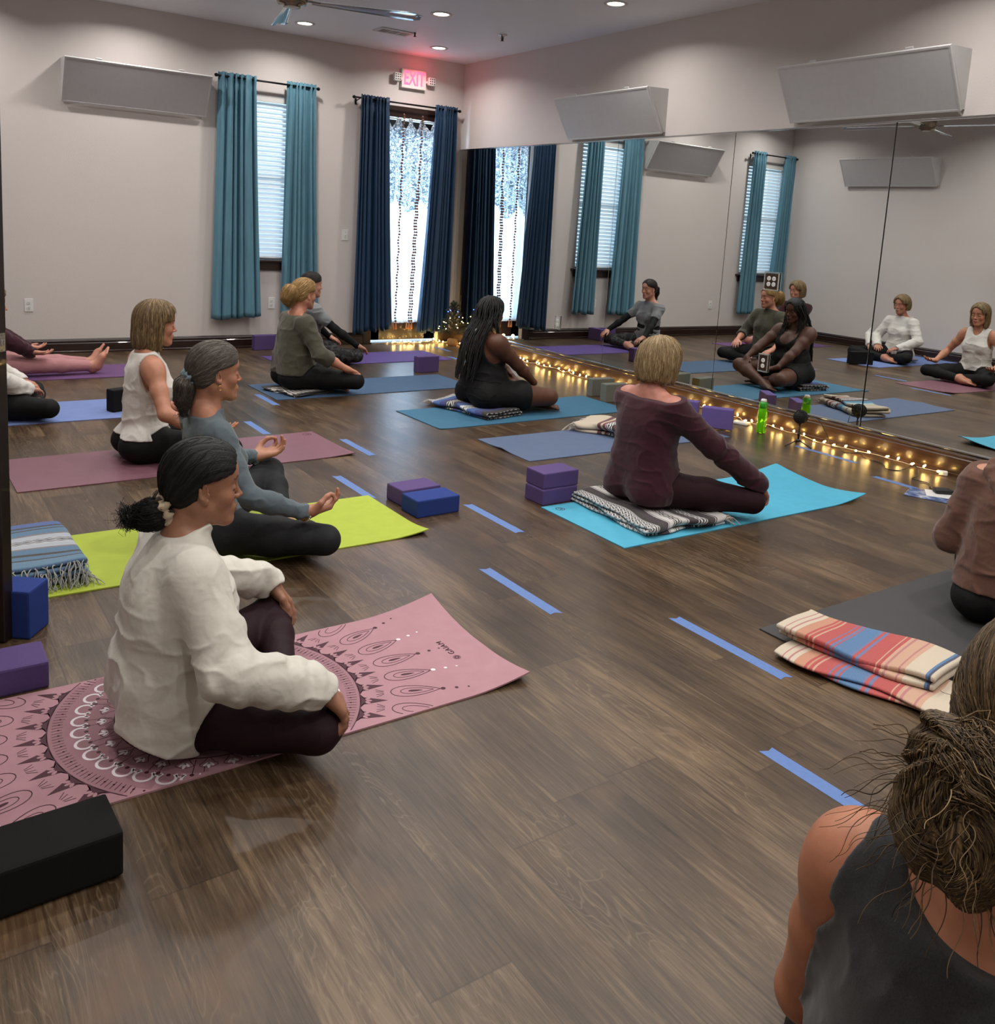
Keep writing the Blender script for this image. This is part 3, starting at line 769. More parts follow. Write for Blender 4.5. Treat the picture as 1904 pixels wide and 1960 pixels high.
# mandala printed on the pink mat (local mat coordinates)
cxm, cym = -4.775 - MX, -6.553 - MY; Rr = .415
def pol(r, a): return (cxm + Rr * r * math.cos(a), cym + Rr * r * math.sin(a))
def arcp(r, a0, a1, n): return [pol(r, a0 + (a1 - a0) * i / (n - 1)) for i in range(n)]
def loc2(r, a, u, v):      # local frame at (r,a): u outward, v sideways, in ring radii
    c, s = math.cos(a), math.sin(a); x, y = pol(r, a)
    return (x + Rr * (u * c - v * s), y + Rr * (u * s + v * c))
dk = []; dkf = []; wh = []; whf = []
dk.append((arcp(1.0, 0, 2 * math.pi, 181), .003)); dk.append((arcp(.605, 0, 2 * math.pi, 121), .004))
random.seed(4)
for i in range(180):
    a = 2 * math.pi * i / 180; dk.append(([pol(.905 + .01 * random.random(), a), pol(.975, a + .004)], .0022))
    if i % 2: dkf.append([loc2(.935, a, .008 * math.cos(t), .008 * math.sin(t)) for t in np.linspace(0, 2 * np.pi, 7)[:-1]])
N = 36
for i in range(N):
    a = 2 * math.pi * (i + .5) / N; h = math.pi / N
    # white scallops, outer big loop then small return
    t = np.linspace(-2.5, 2.5, 14)
    wh.append(([loc2(.80, a, .052 * math.cos(q) + .01, .055 * math.sin(q)) for q in t], .0075))
    wh.append(([loc2(.77, a + h, .022 * math.cos(q), .022 * math.sin(q)) for q in np.linspace(-2, 2, 7)], .0045))
    dkf.append([loc2(.775, a, .014 * math.cos(q), .014 * math.sin(q)) for q in np.linspace(0, 2 * np.pi, 9)[:-1]])
    if i % 2 == 0:
        dk.append(([pol(.62, a), pol(.765, a)], .0022)); dkf.append([loc2(.765, a + h, .018 * math.cos(q), .012 * math.sin(q)) for q in np.linspace(0, 2 * np.pi, 9)[:-1]]); dk.append(([pol(.66, a + h * 1), pol(.75, a + h)], .002))
    # dark triangles outside ring with fan petals left open
    tri = [loc2(1.0, a, 0, -.086), loc2(1.0, a, .012, -.05), loc2(1.0, a, .07, -.035), loc2(1.0, a, .19, 0), loc2(1.0, a, .07, .035), loc2(1.0, a, .012, .05), loc2(1.0, a, 0, .086)]
    dkf.append([loc2(1.0, a, .07, 0)] and tri)
    # drop petals
    aa = a + h
    s = np.linspace(0, 1, 26)
    def drop(r0, ln, wd): 
        th = np.linspace(-math.pi, math.pi, 27)
        return [loc2(r0, aa, ln * .36 * (1 - math.cos(q) * .0) + (-.36 * ln * math.cos(q) if abs(q) > 1.57 else 0) * 0 + ln * (.5 - .5 * math.cos(math.pi - abs(q))) * 1.0 - .36 * ln, wd * math.sin(q) * (math.sin(abs(q) / 2) ** .9)) for q in th]
    dk.append((drop(1.22, .36, .092), .0026)); dk.append((drop(1.29, .24, .048), .0022))
    dkf.append([p for p in drop(1.345, .11, .016)][:-1])
    for q in (-.5, -.2, .2, .5): dk.append(([loc2(1.115, aa, .0, q * .10), loc2(1.17, aa, 0, q * .04)], .0018))
    for j, (rr, sz) in enumerate([(1.60, .019), (1.70, .014), (1.79, .009)]):
        (dkf if i % 2 else whf).append([loc2(rr, aa, sz * math.cos(q), sz * math.sin(q)) for q in np.linspace(0, 2 * np.pi, 10)[:-1]])
pk = []
for i in range(N):       # pink fan petals over the dark triangles
    a = 2 * math.pi * (i + .5) / N
    for q in (-.6, 0, .6):
        th = np.linspace(0, 2 * np.pi, 9)[:-1]; L_ = .022
        pk.append([loc2(1.015, a, (.045 + L_ * math.cos(t)) * math.cos(q) - .012 * math.sin(t) * math.sin(q), (.045 + L_ * math.cos(t)) * math.sin(q) + .012 * math.sin(t) * math.cos(q)) for t in th])
M24 = 30
for i in range(M24):     # inner tulips and loops
    a = 2 * math.pi * i / M24
    dk.append(([loc2(.61, a, .10 * (1 - abs(q / 3.0)) ** .5, .055 * math.sin(q)) for q in np.linspace(-3, 3, 13)], .002))
    for q, ln in ((-.7, .05), (0, .062), (.7, .05)):
        th = np.linspace(0, 2 * np.pi, 9)[:-1]
        whf.append([loc2(.655, a, (ln * .5 + ln * .5 * math.cos(t)) * math.cos(q) - .010 * math.sin(t) * math.sin(q), (ln * .5 + ln * .5 * math.cos(t)) * math.sin(q) + .010 * math.sin(t) * math.cos(q)) for t in th])
clip = (.005, .004, 1.765, .606)
zf = lambda x, y: curlf(x, y, 1.77, .61, mandala_curls)
m_deep = matcol('deeper_pink_print', '977079', .8)
ribbon('deeper_pink_ground', [], .002, MAT_T + .0003, m_deep, pink, clip, [[pol(r0, a), pol(r1, a), pol(r1, a + .069813), pol(r0, a + .069813)] for r0, r1 in [(k / 12, (k + 1) / 12) for k in range(12)] for a in np.arange(90) * (2 * np.pi / 90)], zf)
ribbon('plum_mandala_print', dk, .002, MAT_T + .0005, m_print, pink, clip, dkf, zf)
ribbon('pink_fan_print', [], .002, MAT_T + .0009, pink.data.materials[0], pink, clip, pk, zf)
ribbon('white_mandala_print', wh, .002, MAT_T + .0007, m_printw, pink, clip, whf, zf)
cu = bpy.data.curves.new('logo', 'FONT'); cu.body = 'GAIAM'; cu.size = .028; cu.extrude = .0002; cu.space_character = 1.15
t = bpy.data.objects.new('tmp', cu); COL.objects.link(t); dg = bpy.context.evaluated_depsgraph_get(); dg.update()
me = bpy.data.meshes.new_from_object(t.evaluated_get(dg)); bpy.data.objects.remove(t)
lg = link('brand_lettering', me, m_print, pink); lg.location = (1.655, .25, MAT_T + .0012); lg.rotation_euler = (0, 0, math.radians(90))
st = [([(1.645 + .012 * math.cos(t), .225 + .012 * math.sin(t)) for t in np.linspace(0, 2 * np.pi, 17)], .0016)]
fl_ = [[(1.645 + .0065 * math.cos(a) + .003 * math.cos(t), .225 + .0065 * math.sin(a) + .003 * math.sin(t)) for t in np.linspace(0, 2 * np.pi, 7)[:-1]] for a in np.arange(8) * math.pi / 4]
ribbon('flower_emblem', st, .002, MAT_T + .0006, m_print, pink, None, fl_)

# the print belongs to the mat's own mesh
bm = bmesh.new(); bm.from_mesh(pink.data); mats = [pink.data.materials[0]]
for ch in list(pink.children):
    me = ch.data; mm = me.materials[0]
    if mm not in mats: mats.append(mm)
    mx = ch.matrix_basis.copy(); me.transform(mx); n0 = len(bm.faces); bm.from_mesh(me); bm.faces.ensure_lookup_table(); k = mats.index(mm)
    for f_ in bm.faces[n0:]: f_.material_index = k
    bpy.data.objects.remove(ch)
for mm in mats[1:]: pink.data.materials.append(mm)
bm.to_mesh(pink.data); bm.free()

# tape marks
m_tape = mat('blue_painters_tape', (.34, .46, .68), .6, var=.06, vscale=60)
def tape(label, a, b, wd=.048):
    a = np.array(a); b = np.array(b); t = (b - a) / np.linalg.norm(b - a); n = np.array([-t[1], t[0]]) * wd / 2
    bm = bmesh.new(); pts = []
    rnd = random.Random(str(a))
    for s, e, sg in ((a, n, 1), (a, -n, 1), (b, -n, -1), (b, n, -1)):
        pass
    P = [a + n, a + n * .1 + t * .006, a - n - t * rnd.uniform(0, .012), b - n, b - t * .006, b + n + t * rnd.uniform(0, .012)]
    vs = [bm.verts.new((*p, .0007)) for p in P]; f = bm.faces.new(vs)
    r = bmesh.ops.extrude_face_region(bm, geom=[f]); bmesh.ops.translate(bm, vec=(0, 0, -.0005), verts=[v for v in r['geom'] if isinstance(v, bmesh.types.BMVert)])
    o = obj('floor_tape', bm, m_tape); return tag(o, label, 'tape', 'blue tape strips marking mat places')
for lab, a, b in [
    ('short blue tape strip at the corner of the navy-blue mat', (-3.165, -2.345), (-3.165, -2.76)),
    ('blue tape strip in the gap between the navy-blue mat and the mauve mat', (-3.53, -3.19), (-3.53, -3.57)),
    ('blue tape strip just past the end of the mauve mat', (-3.145, -3.86), (-3.145, -4.28)),
    ('blue tape strip touching the far corner of the lime mat', (-3.515, -4.59), (-3.515, -5.02)),
    ('blue tape strip beside the blue foam block', (-3.125, -5.30), (-3.125, -5.745)),
    ('blue tape strip between the pink mandala mat and the cyan mat, in open floor', (-3.512, -6.04), (-3.512, -6.51)),
    ('blue tape strip next to the corner of the charcoal mat', (-3.14, -6.745), (-3.14, -7.24)),
    ('blue tape strip ending at the bare shoulder of the tank top woman', (-3.53, -7.48), (-3.53, -8.0)),
    ('blue tape strip under the edge of the magazine by the mirror', (-.54, -5.86), (-.54, -6.32)),
    ('long blue tape strip under the black microphone tripod', (-.345, -5.13), (-.345, -5.61)),
    ('bit of blue tape at the braided woman’s toes', (-1.28, -3.61), (-1.28, -3.76)),
    ('blue tape strip off the front corner of the purple mat in the far corner', (-.66, -1.03), (-.66, -1.45)),
    ('thin blue tape strip near the exit corner lights', (-.45, -.38), (-.45, -.72))]:
    tape(lab.replace('’', "'"), a, b)

# yoga blocks
def foam(name, c): 
    return mat(name, c, .85, var=.06, vscale=160, bmp=.25, bscale=500, spec=.25)
FO = {'purple': foam('purple_foam', (.34, .27, .46)), 'violet': foam('violet_foam', (.40, .34, .58)), 'blue': foam('blue_foam', (.15, .23, .49)), 'black': foam('black_foam', (.055, .052, .052)), 'grey': foam('grey_foam', (.43, .44, .41))}
def block(label, c, z, rz, kind='flat', colr='purple', size=(.226, .15, .082)):
    L, B, H = size
    dims = {'flat': (L, B, H), 'side': (L, H, B), 'tall': (B, H, L)}[kind]
    o = obj('yoga_block', BX((0, 0, dims[2] / 2), dims, bevel=.007, seg=2), FO[colr])
    for p in o.data.polygons: p.use_smooth = False
    o.location = (c[0], c[1], z); o.rotation_euler = (0, 0, rz)
    return tag(o, label, 'yoga block', 'foam yoga blocks')
block('purple foam block under another one, at the cyan mat corner', (-2.683, -5.402), 0, .02)
block('purple foam block on top of the two-block stack at the cyan mat', (-2.676, -5.395), .0825, .0)
block('purple foam block lying behind the blue one, past the lime mat end', (-3.335, -5.118), 0, .06)
block('blue foam block lying in front of a purple one, past the lime mat end', (-3.345, -5.305), 0, .03, 'flat', 'blue', (.24, .15, .085))
block('purple foam block standing between the navy-blue and purple mats', (-1.362, -1.79), 0, .03, 'side')
block('grey foam block on edge by the mirror, the one closer to the exit corner', (-.485, -3.235), 0, -.12, 'side', 'grey')
block('grey foam block on edge, the one nearer the burgundy sweater woman', (-.54, -3.475), 0, -.12, 'side', 'grey')
block('violet foam block on edge by the mirror, partly behind the burgundy shoulder', (-.50, -4.22), .0056, -.95, 'side', 'violet')
block('violet foam block on edge by the mirror, next to the green bottle', (-.475, -4.535), .0056, -.95, 'side', 'violet')
block('dark blue foam block standing at the foot of the open dark door', (-5.165, -5.81), 0, -.62, 'side', 'blue', (.12, .16, .12))
block('purple foam block lying at the edge of the pink mandala mat', (-5.255, -6.155), 0, .0, 'flat', 'purple', (.226, .15, .08))
block('big black foam block lying against the near corner of the pink mandala mat', (-5.253, -7.045), 0.0, .04, 'flat', 'black', (.25, .15, .10)).location.z = .006
block('purple block by the back wall behind the camouflage leggings, exit side', (-2.12, -.19), 0, 1.5, 'side', 'purple')
block('purple block by the back wall behind the camouflage leggings, window side', (-2.33, -.17), 0, .05, 'side', 'purple')
block('black foam block in front of the white sweater woman, mirror view', (-4.17, -2.60), .0056, .35, 'side', 'black')
block('purple block on the window side wall end, mirror view only', (-5.3, -.5), 0, .4, 'tall', 'purple')

# blankets
def stripes(name, stops, zig=None, zcol=((.05,) * 3, (.85,) * 3), fuzz=.35, across='u', rep=1.0, warp=.004):
    m, nt, b = newmat(name)
    at = nd(nt, 'ShaderNodeAttribute', attribute_name='fab'); sp = nt.nodes.new('ShaderNodeSeparateXYZ'); nt.links.new(at.outputs['Vector'], sp.inputs[0])
    u, v = sp.outputs[0], sp.outputs[1]
    nz = noise(nt, at.outputs['Vector'], 220, 2)
    uw = math_(nt, 'ADD', u, math_(nt, 'MULTIPLY', math_(nt, 'SUBTRACT', nz, .5), warp))
    uw = math_(nt, 'FRACT', math_(nt, 'MULTIPLY', uw, rep))
    st = [(p, lin(c)) for p, c in stops]
    colr = ramp(nt, uw, st, 'CONSTANT')
    if zig:
        for (p0, p1, freq, ncol) in zig:
            mid = (p0 + p1) / 2; hw = (p1 - p0) / 2
            tri = math_(nt, 'PINGPONG', math_(nt, 'MULTIPLY', v, freq), 1.0)
            r_ = math_(nt, 'ABSOLUTE', math_(nt, 'SUBTRACT', uw, mid))
            inside = math_(nt, 'LESS_THAN', r_, hw)
            ph = math_(nt, 'FRACT', math_(nt, 'ADD', math_(nt, 'MULTIPLY', math_(nt, 'DIVIDE', r_, hw), 1.6), math_(nt, 'MULTIPLY', tri, .8)))
            k = math_(nt, 'MULTIPLY', math_(nt, 'GREATER_THAN', ph, .5), inside)
            colr = mix(nt, k, colr, lin(ncol))
    colr = mix(nt, math_(nt, 'MULTIPLY', nz, fuzz), colr, mix(nt, .5, colr, lin((.75, .72, .7))))
    nt.links.new(colr, b.inputs['Base Color']); b.inputs['Roughness'].default_value = .95; b.inputs['Sheen Weight'].default_value = .15
    b.inputs['Specular IOR Level'].default_value = .15
    wv = math_(nt, 'ADD', noise(nt, at.outputs['Vector'], 260, 3), nz)
    bump(nt, b, wv, .5, .003); return m
m_fringe = mat('cream_fringe', (.78, .74, .69), .9, var=.12, vscale=80)
m_fringeg = mat('grey_white_fringe', (.62, .62, .60), .9, var=.2, vscale=80)
m_hem = mat('woven_hem', (.72, .68, .62), .9, var=.15, vscale=80)
def blanket(label, loc, rz, L, Wd, folds, m, t=.012, seed=0, fringe=None, sag=.006, fringe_m=None, z0=.006, top_off=0.0, puff=1.0, taper=0):
    """serpentine-folded blanket: extruded along local x, folded across local y"""
    rnd = np.random.RandomState(seed)
    gap = t * 1.12 * puff; P = []; z = t / 2; w0 = Wd / 2
    for k in range(folds):
        n = 22; s = 1 if k % 2 == 0 else -1
        sh = top_off * k
        lo, hi = -w0 + .015 * rnd.rand() + sh, w0 - .015 * rnd.rand() - .006 * k
        xs = np.linspace(lo, hi, n) if s > 0 else np.linspace(hi, lo, n)
        if k == 0: xs0 = xs
        for x_ in xs: P.append((x_, z))
        if k < folds - 1:
            nx_ = xs[-1]
            for a in np.linspace(-math.pi / 2, math.pi / 2, 9)[1:-1]:
                P.append((nx_ + s * math.cos(a) * gap * .55, z + gap / 2 + math.sin(a) * gap / 2))
        z += gap
    P = np.array(P); d = np.concatenate([[0], np.cumsum(np.hypot(*np.diff(P, axis=0).T))])
    nu = int(max(30, L / .012)); u = np.linspace(0, 1, nu)
    K = len(P)
    Y = np.broadcast_to(P[:, 0], (nu, K)).copy(); Z = np.broadcast_to(P[:, 1], (nu, K)).copy(); X = np.broadcast_to((u * L)[:, None], (nu, K)).copy()
    hgt = P[:, 1].max(); lay = Z / hgt
    for q in range(4):
        f1, f2, ph = rnd.uniform(6, 18), rnd.uniform(5, 14), rnd.uniform(0, 6)
        Z += sag * .5 * lay * np.sin(f1 * X + f2 * Y + ph)
        Y += .004 * np.sin(f1 * 1.3 * X + ph * 2 + 3 * lay) * (1 + lay)
        X += .004 * np.sin(f2 * 2 * Y + ph + lay * 9) 
    Z = Z * (1 - taper * (X / L)) 
    Z = np.maximum(Z, t * .4)
    V = np.stack([X - L / 2, Y, Z], -1).reshape(-1, 3); i = np.arange(nu * K).reshape(nu, K)
    Fq = np.stack([i[:-1, :-1], i[1:, :-1], i[1:, 1:], i[:-1, 1:]], -1).reshape(-1, 4)
    fab = np.stack([np.broadcast_to(u[:, None], (nu, K)), np.broadcast_to(d[None], (nu, K)), 0 * X], -1).reshape(-1, 3)
    root = empty('folded_blanket', label, 'blanket', (*loc, z0), rz, 'folded striped blankets')
    o = npmesh('woven_cloth', V, Fq, m, root, attrs={'fab': ('FLOAT_VECTOR', fab)})
    md = o.modifiers.new('thickness', 'SOLIDIFY'); md.thickness = t * .86; md.offset = 0
    md2 = o.modifiers.new('soft', 'SUBSURF'); md2.levels = 1; md2.render_levels = 1
    if fringe:
        ends = {'x1': nu - 1, 'x0': 0}
        paths = []
        for e in fringe:
            j = ends[e]; sg = 1 if e == 'x1' else -1
            for k in range(0, K, 1):
                for c in range(2):
                    if rnd.rand() < .25: continue
                    p = V.reshape(nu, K, 3)[j, k].copy() + [0, rnd.uniform(-.006, .006), 0]
                    ln = rnd.uniform(.035, .07); dr = np.array([sg * 1.0, rnd.uniform(-.7, .7), rnd.uniform(-.1, .5)]); pts = []
                    zz = p[2]
                    for s_ in np.linspace(0, 1, 7):
                        q = p + dr * ln * s_; q[2] = max(.003, zz + dr[2] * ln * s_ * (1 - s_) * 2 - zz * s_ ** 1.6) ; q[1] += .006 * math.sin(6 * s_ + k); pts.append(q)
                    paths.append(pts)
        Vt, Ft = tubes(np.array(paths), np.array([.0022, .0024, .0022, .002, .002, .0018, .001]), 5)
        npmesh('fringe', Vt, Ft, fringe_m or m_fringe, root)
    return root
CR, CO, RE, BL, NV = (.76, .71, .63), (.72, .50, .39), (.66, .22, .22), (.22, .42, .60), (.12, .20, .32)
PE, PI_ = (.74, .58, .48), (.66, .42, .42)
coral = stripes('coral_serape_weave', [(0, CR), (.06, PI_), (.07, CR), (.10, PI_), (.11, CR), (.14, CO), (.20, RE), (.215, CO), (.23, RE), (.25, PE), (.26, RE), (.33, (.45, .36, .5)), (.34, RE), (.36, (.36, .40, .58)), (.38, RE), (.39, BL), (.50, (.36, .40, .58)), (.51, RE), (.53, (.36, .40, .58)), (.55, RE), (.65, PE), (.66, RE), (.68, PE), (.70, PI_), (.715, PE), (.78, PI_), (.79, PE), (.82, CR), (.94, BL), (.955, NV), (.97, CR)], fuzz=.45)
blanket('folded coral, red and blue striped blanket on the charcoal mat end', (-2.80, -7.30), -1.36, .52, .25, 2, coral, t=.022, seed=3, fringe=None, z0=.031, sag=.008)
b2 = blanket('lower fold of coral striped blanket sticking out toward the tape strip', (-2.885, -7.39), -1.33, .58, .27, 2, coral, t=.012, seed=6, fringe=['x1'], z0=.006, sag=.002)
WH, BK, PU = (.80, .79, .78), (.05, .045, .05), (.17, .12, .17)
bw = stripes('black_white_serape_weave', [(0, BK), (.10, (.6, .6, .6)), (.12, BK), (.17, PU), (.26, WH), (.27, PU), (.28, WH), (.47, PU), (.48, WH), (.49, PU), (.57, BK), (.70, PU), (.71, BK), (.74, PU), (.82, WH), (.83, PU), (.85, WH)], zig=[(.0, .10, 60, (.8, .8, .8)), (.34, .42, 34, BK), (.58, .69, 34, (.82, .82, .82))])
BA = (.16, .34, .60)
blue8 = stripes('blue_serape_weave', [(0, BK), (.08, (.8, .8, .8)), (.1, BA), (.2, (.10, .16, .42)), (.28, BK), (.4, (.10, .13, .36)), (.46, BA), (.54, (.78, .8, .8)), (.60, BK), (.66, (.8, .8, .8)), (.68, BA), (.8, (.12, .18, .45)), (.9, BK)], zig=[(.0, .08, 50, (.8, .8, .8)), (.29, .39, 40, (.75, .75, .72)), (.55, .66, 40, (.8, .8, .78))])
blue4 = stripes('steel_blue_serape_weave', [(0, BA), (.10, BK), (.13, (.2, .4, .55)), (.17, BK), (.19, (.24, .44, .58)), (.30, (.45, .43, .45)), (.33, (.66, .70, .74)), (.42, (.75, .77, .8)), (.55, (.66, .7, .74)), (.63, (.45, .43, .45)), (.66, (.22, .42, .56)), (.76, BK), (.80, (.22, .42, .56)), (.86, BK), (.88, (.3, .48, .6))], zig=[(.43, .53, 26, (.1, .12, .14))], fuzz=.6)
bw6 = stripes('black_white_aztec_weave', [(0, BK), (.15, (.2, .2, .2)), (.2, BK), (.55, BK)], zig=[(.2, .95, 55, (.8, .78, .75))])
slateb = stripes('white_serape_weave', [(0, CR), (.28, (.35, .14, .17)), (.33, CR), (.36, (.42, .15, .18)), (.40, BK), (.47, BK), (.50, (.38, .14, .17)), (.53, (.25, .5, .62)), (.64, (.55, .72, .78)), (.70, CR), (.80, BK), (.82, CR)], zig=[(.40, .48, 60, (.85, .85, .85))])
blanket('black, white and purple folded blanket under the burgundy sweater woman', (-2.375, -5.775), -.06, .50, .62, 3, bw, t=.0175, seed=11, fringe=['x1'], z0=.006, sag=.005)
blanket('crumpled blue and black patterned blanket under the braided woman', (-1.865, -3.42), -1.40, .62, .34, 3, blue8, t=.0155, seed=17, fringe=['x0'], z0=.006, sag=.012, puff=1.15)
blanket('steel blue striped blanket with grey fringe on the lime mat end', (-5.135, -5.27), -1.53, .46, .42, 4, blue4, t=.021, seed=21, fringe=['x1'], fringe_m=m_fringeg, z0=.006)
blanket('black and white patterned flat blanket under the woman in the olive top', (-2.82, -2.33), -1.25, .42, .40, 3, bw6, t=.009, seed=23, z0=.006, sag=.008)
blanket('cream blanket with maroon and blue stripes lying alone on the slate mat', (-1.32, -4.45), -1.12, .60, .26, 3, slateb, t=.024, seed=27, fringe=['x0'], z0=.006, sag=.012, puff=1.1)
m_greyb = mat('pale_grey_fleece', (.62, .63, .65), .95, var=.08, vscale=30, bmp=.3, bscale=150)
b_ = blanket('pale grey folded blanket behind the white sweater woman, mirror view', (-4.95, -2.5), .2, .45, .35, 3, m_greyb, t=.02, seed=31, z0=.006, sag=.012)
blanket('black and white folded blanket on the near end of the pink mandala mat', (-5.49, -6.66), -1.53, .50, .26, 3, bw, t=.02, seed=33, z0=.006)

# bottle
m_gp, nt, b = newmat('green_clear_plastic')
b.inputs['Base Color'].default_value = (*lin((.45, .88, .10)), 1); b.inputs['Roughness'].default_value = .12; b.inputs['Transmission Weight'].default_value = .45; b.inputs['IOR'].default_value = 1.3
b.inputs['Subsurface Weight'].default_value = 0
m_gcap = mat('green_cap_plastic', (.20, .62, .16), .3, var=0)
bt = empty('water_bottle', 'translucent green water bottle with a white flip lid on the floor by the mirror', 'bottle', (-.262, -4.765, 0))
bm = bmesh.new(); lathe(bm, [(0, .003), (.026, .001), (.032, .006), (.0335, .02), (.033, .07), (.030, .085), (.030, .10), (.0335, .115), (.034, .15), (.032, .170), (.027, .185), (.0265, .19), (0, .19)], 40); obj('bottle_body', bm, m_gp, bt, True)
bm = bmesh.new(); lathe(bm, [(.0275, .186), (.030, .188), (.030, .222), (.026, .230), (0, .232)], 32)
obj('screw_cap', bm, m_gcap, bt, True)
bm = bmesh.new(); lathe(bm, [(0, .228), (.021, .23), (.022, .243), (.017, .252), (0, .254)], 28); box(bm, (.015, 0, .246), (.02, .012, .008), bevel=.002); obj('flip_lid', bm, m_white, bt, True)

# microphone
mc = empty('microphone', 'black round microphone on a small tripod in front of the mirror', 'microphone', (-.345, -5.15, 0))
bm = bmesh.new(); bmesh.ops.create_icosphere(bm, subdivisions=4, radius=.047); bmesh.ops.translate(bm, vec=(0, 0, .205), verts=bm.verts); obj('ball_body', bm, m_black, mc, True)
m_grille = mat('mesh_grille', (.12, .12, .12), .35, metal=.8, var=0)
bm = bmesh.new(); bmesh.ops.create_icosphere(bm, subdivisions=3, radius=.0485); bmesh.ops.translate(bm, vec=(0, 0, .207), verts=bm.verts)
o = obj('grille', bm, m_grille, mc); md = o.modifiers.new('wire', 'WIREFRAME'); md.thickness = .0022
bm = bmesh.new(); cyl(bm, (0, 0, .04), (0, 0, .165), .006, seg=14); cyl(bm, (0, 0, .075), (0, 0, .10), .010, seg=14); cyl(bm, (0, 0, .15), (0, 0, .163), .010, seg=14); obj('stem', bm, m_black, mc, True)
bm = bmesh.new(); lathe(bm, [(0, .052), (.016, .05), (.018, .038), (.012, .032), (0, .032)], 18); obj('hub', bm, m_black, mc, True)
for k, a in enumerate((2.85, -1.35, .75)):
    bm = bmesh.new(); e = (.095 * math.cos(a), .095 * math.sin(a), .007); cyl(bm, (.012 * math.cos(a), .012 * math.sin(a), .042), e, .004, seg=10)
    l_ = obj('leg', bm, m_black, mc, True)
    bm = bmesh.new(); bmesh.ops.create_icosphere(bm, subdivisions=2, radius=.0065); bmesh.ops.translate(bm, vec=e, verts=bm.verts); obj('rubber_foot', bm, m_black, l_, True)

# cables
def cable(label, pts, r=.0025, m=None, nm='cable'):
    P = np.array(pts, float)
    n = 14 * len(P); tt = np.linspace(0, len(P) - 1, n); out = []
    for t_ in tt:
        i0 = int(min(t_, len(P) - 2)); f = t_ - i0
        p0, p1, p2, p3 = P[max(i0 - 1, 0)], P[i0], P[i0 + 1], P[min(i0 + 2, len(P) - 1)]
        out.append(.5 * ((2 * p1) + (-p0 + p2) * f + (2 * p0 - 5 * p1 + 4 * p2 - p3) * f * f + (-p0 + 3 * p1 - 3 * p2 + p3) * f ** 3))
    V, Fq = tubes(np.array(out), r, 8); return npmesh(nm, V, Fq, m or m_black)
o = cable('', [(-.30, -5.15, .20), (-.20, -5.18, .19), (-.13, -5.22, .08), (-.14, -5.28, .004), (-.12, -5.33, .004), (-.18, -5.40, .004), (-.10, -5.47, .004), (-.17, -5.55, .004), (-.20, -5.70, .004), (-.30, -5.79, .004), (-.24, -5.85, .004), (-.14, -5.88, .03), (-.24, -5.97, .004), (-.36, -6.0, .004), (-.36, -6.1, .004), (-.44, -6.16, .010), (-.50, -6.2, .014)])
tag(o, 'thin black cable wandering from the microphone to the magazine', 'cable')
# magazine, small device, paper
m_mag, nt, b = newmat('glossy_blue_cover')
v = coords(nt); nt.links.new(ramp(nt, noise(nt, v, 16, 5, .6), [(.35, lin((.12, .18, .34))), (.5, lin((.35, .45, .65))), (.65, lin((.75, .8, .85)))]), b.inputs['Base Color']); b.inputs['Roughness'].default_value = .2
o = obj('magazine', BX((0, 0, .002), (.20, .27, .004), bevel=.0015), m_mag); o.location = (-.60, -6.27, .001); o.rotation_euler = (0, 0, .35); tag(o, 'glossy blue-covered magazine flat on the floor by the brown hoodie', 'magazine')
o = obj('paper_sheet', BX((0, 0, .0006), (.15, .21, .0012)), m_white); o.location = (-.52, -6.30, .0058); o.rotation_euler = (0, 0, .6); tag(o, 'pale paper sheet lying on the magazine', 'paper')
bm = bmesh.new(); box(bm, (0, 0, .014), (.062, .10, .026), bevel=.012, seg=4); o = obj('computer_mouse', bm, m_black, None, True); o.location = (-.50, -6.27, .0072); o.rotation_euler = (0, 0, .9); tag(o, 'black rounded mouse-like device on the paper', 'device')
o = obj('power_adapter', BX((0, 0, .010), (.075, .115, .018), bevel=.005), m_white); o.location = (-.165, -4.50, .001); o.rotation_euler = (0, 0, .25); tag(o, 'flat white power adapter on the floor between violet block and bottle', 'adapter')
o = obj('power_adapter', BX((0, 0, .014), (.04, .05, .026), bevel=.005), m_white); o.location = (-.07, -6.03, .001); o.rotation_euler = (0, 0, .6); tag(o, 'small white adapter at the end of the lights by the brown hoodie', 'adapter')

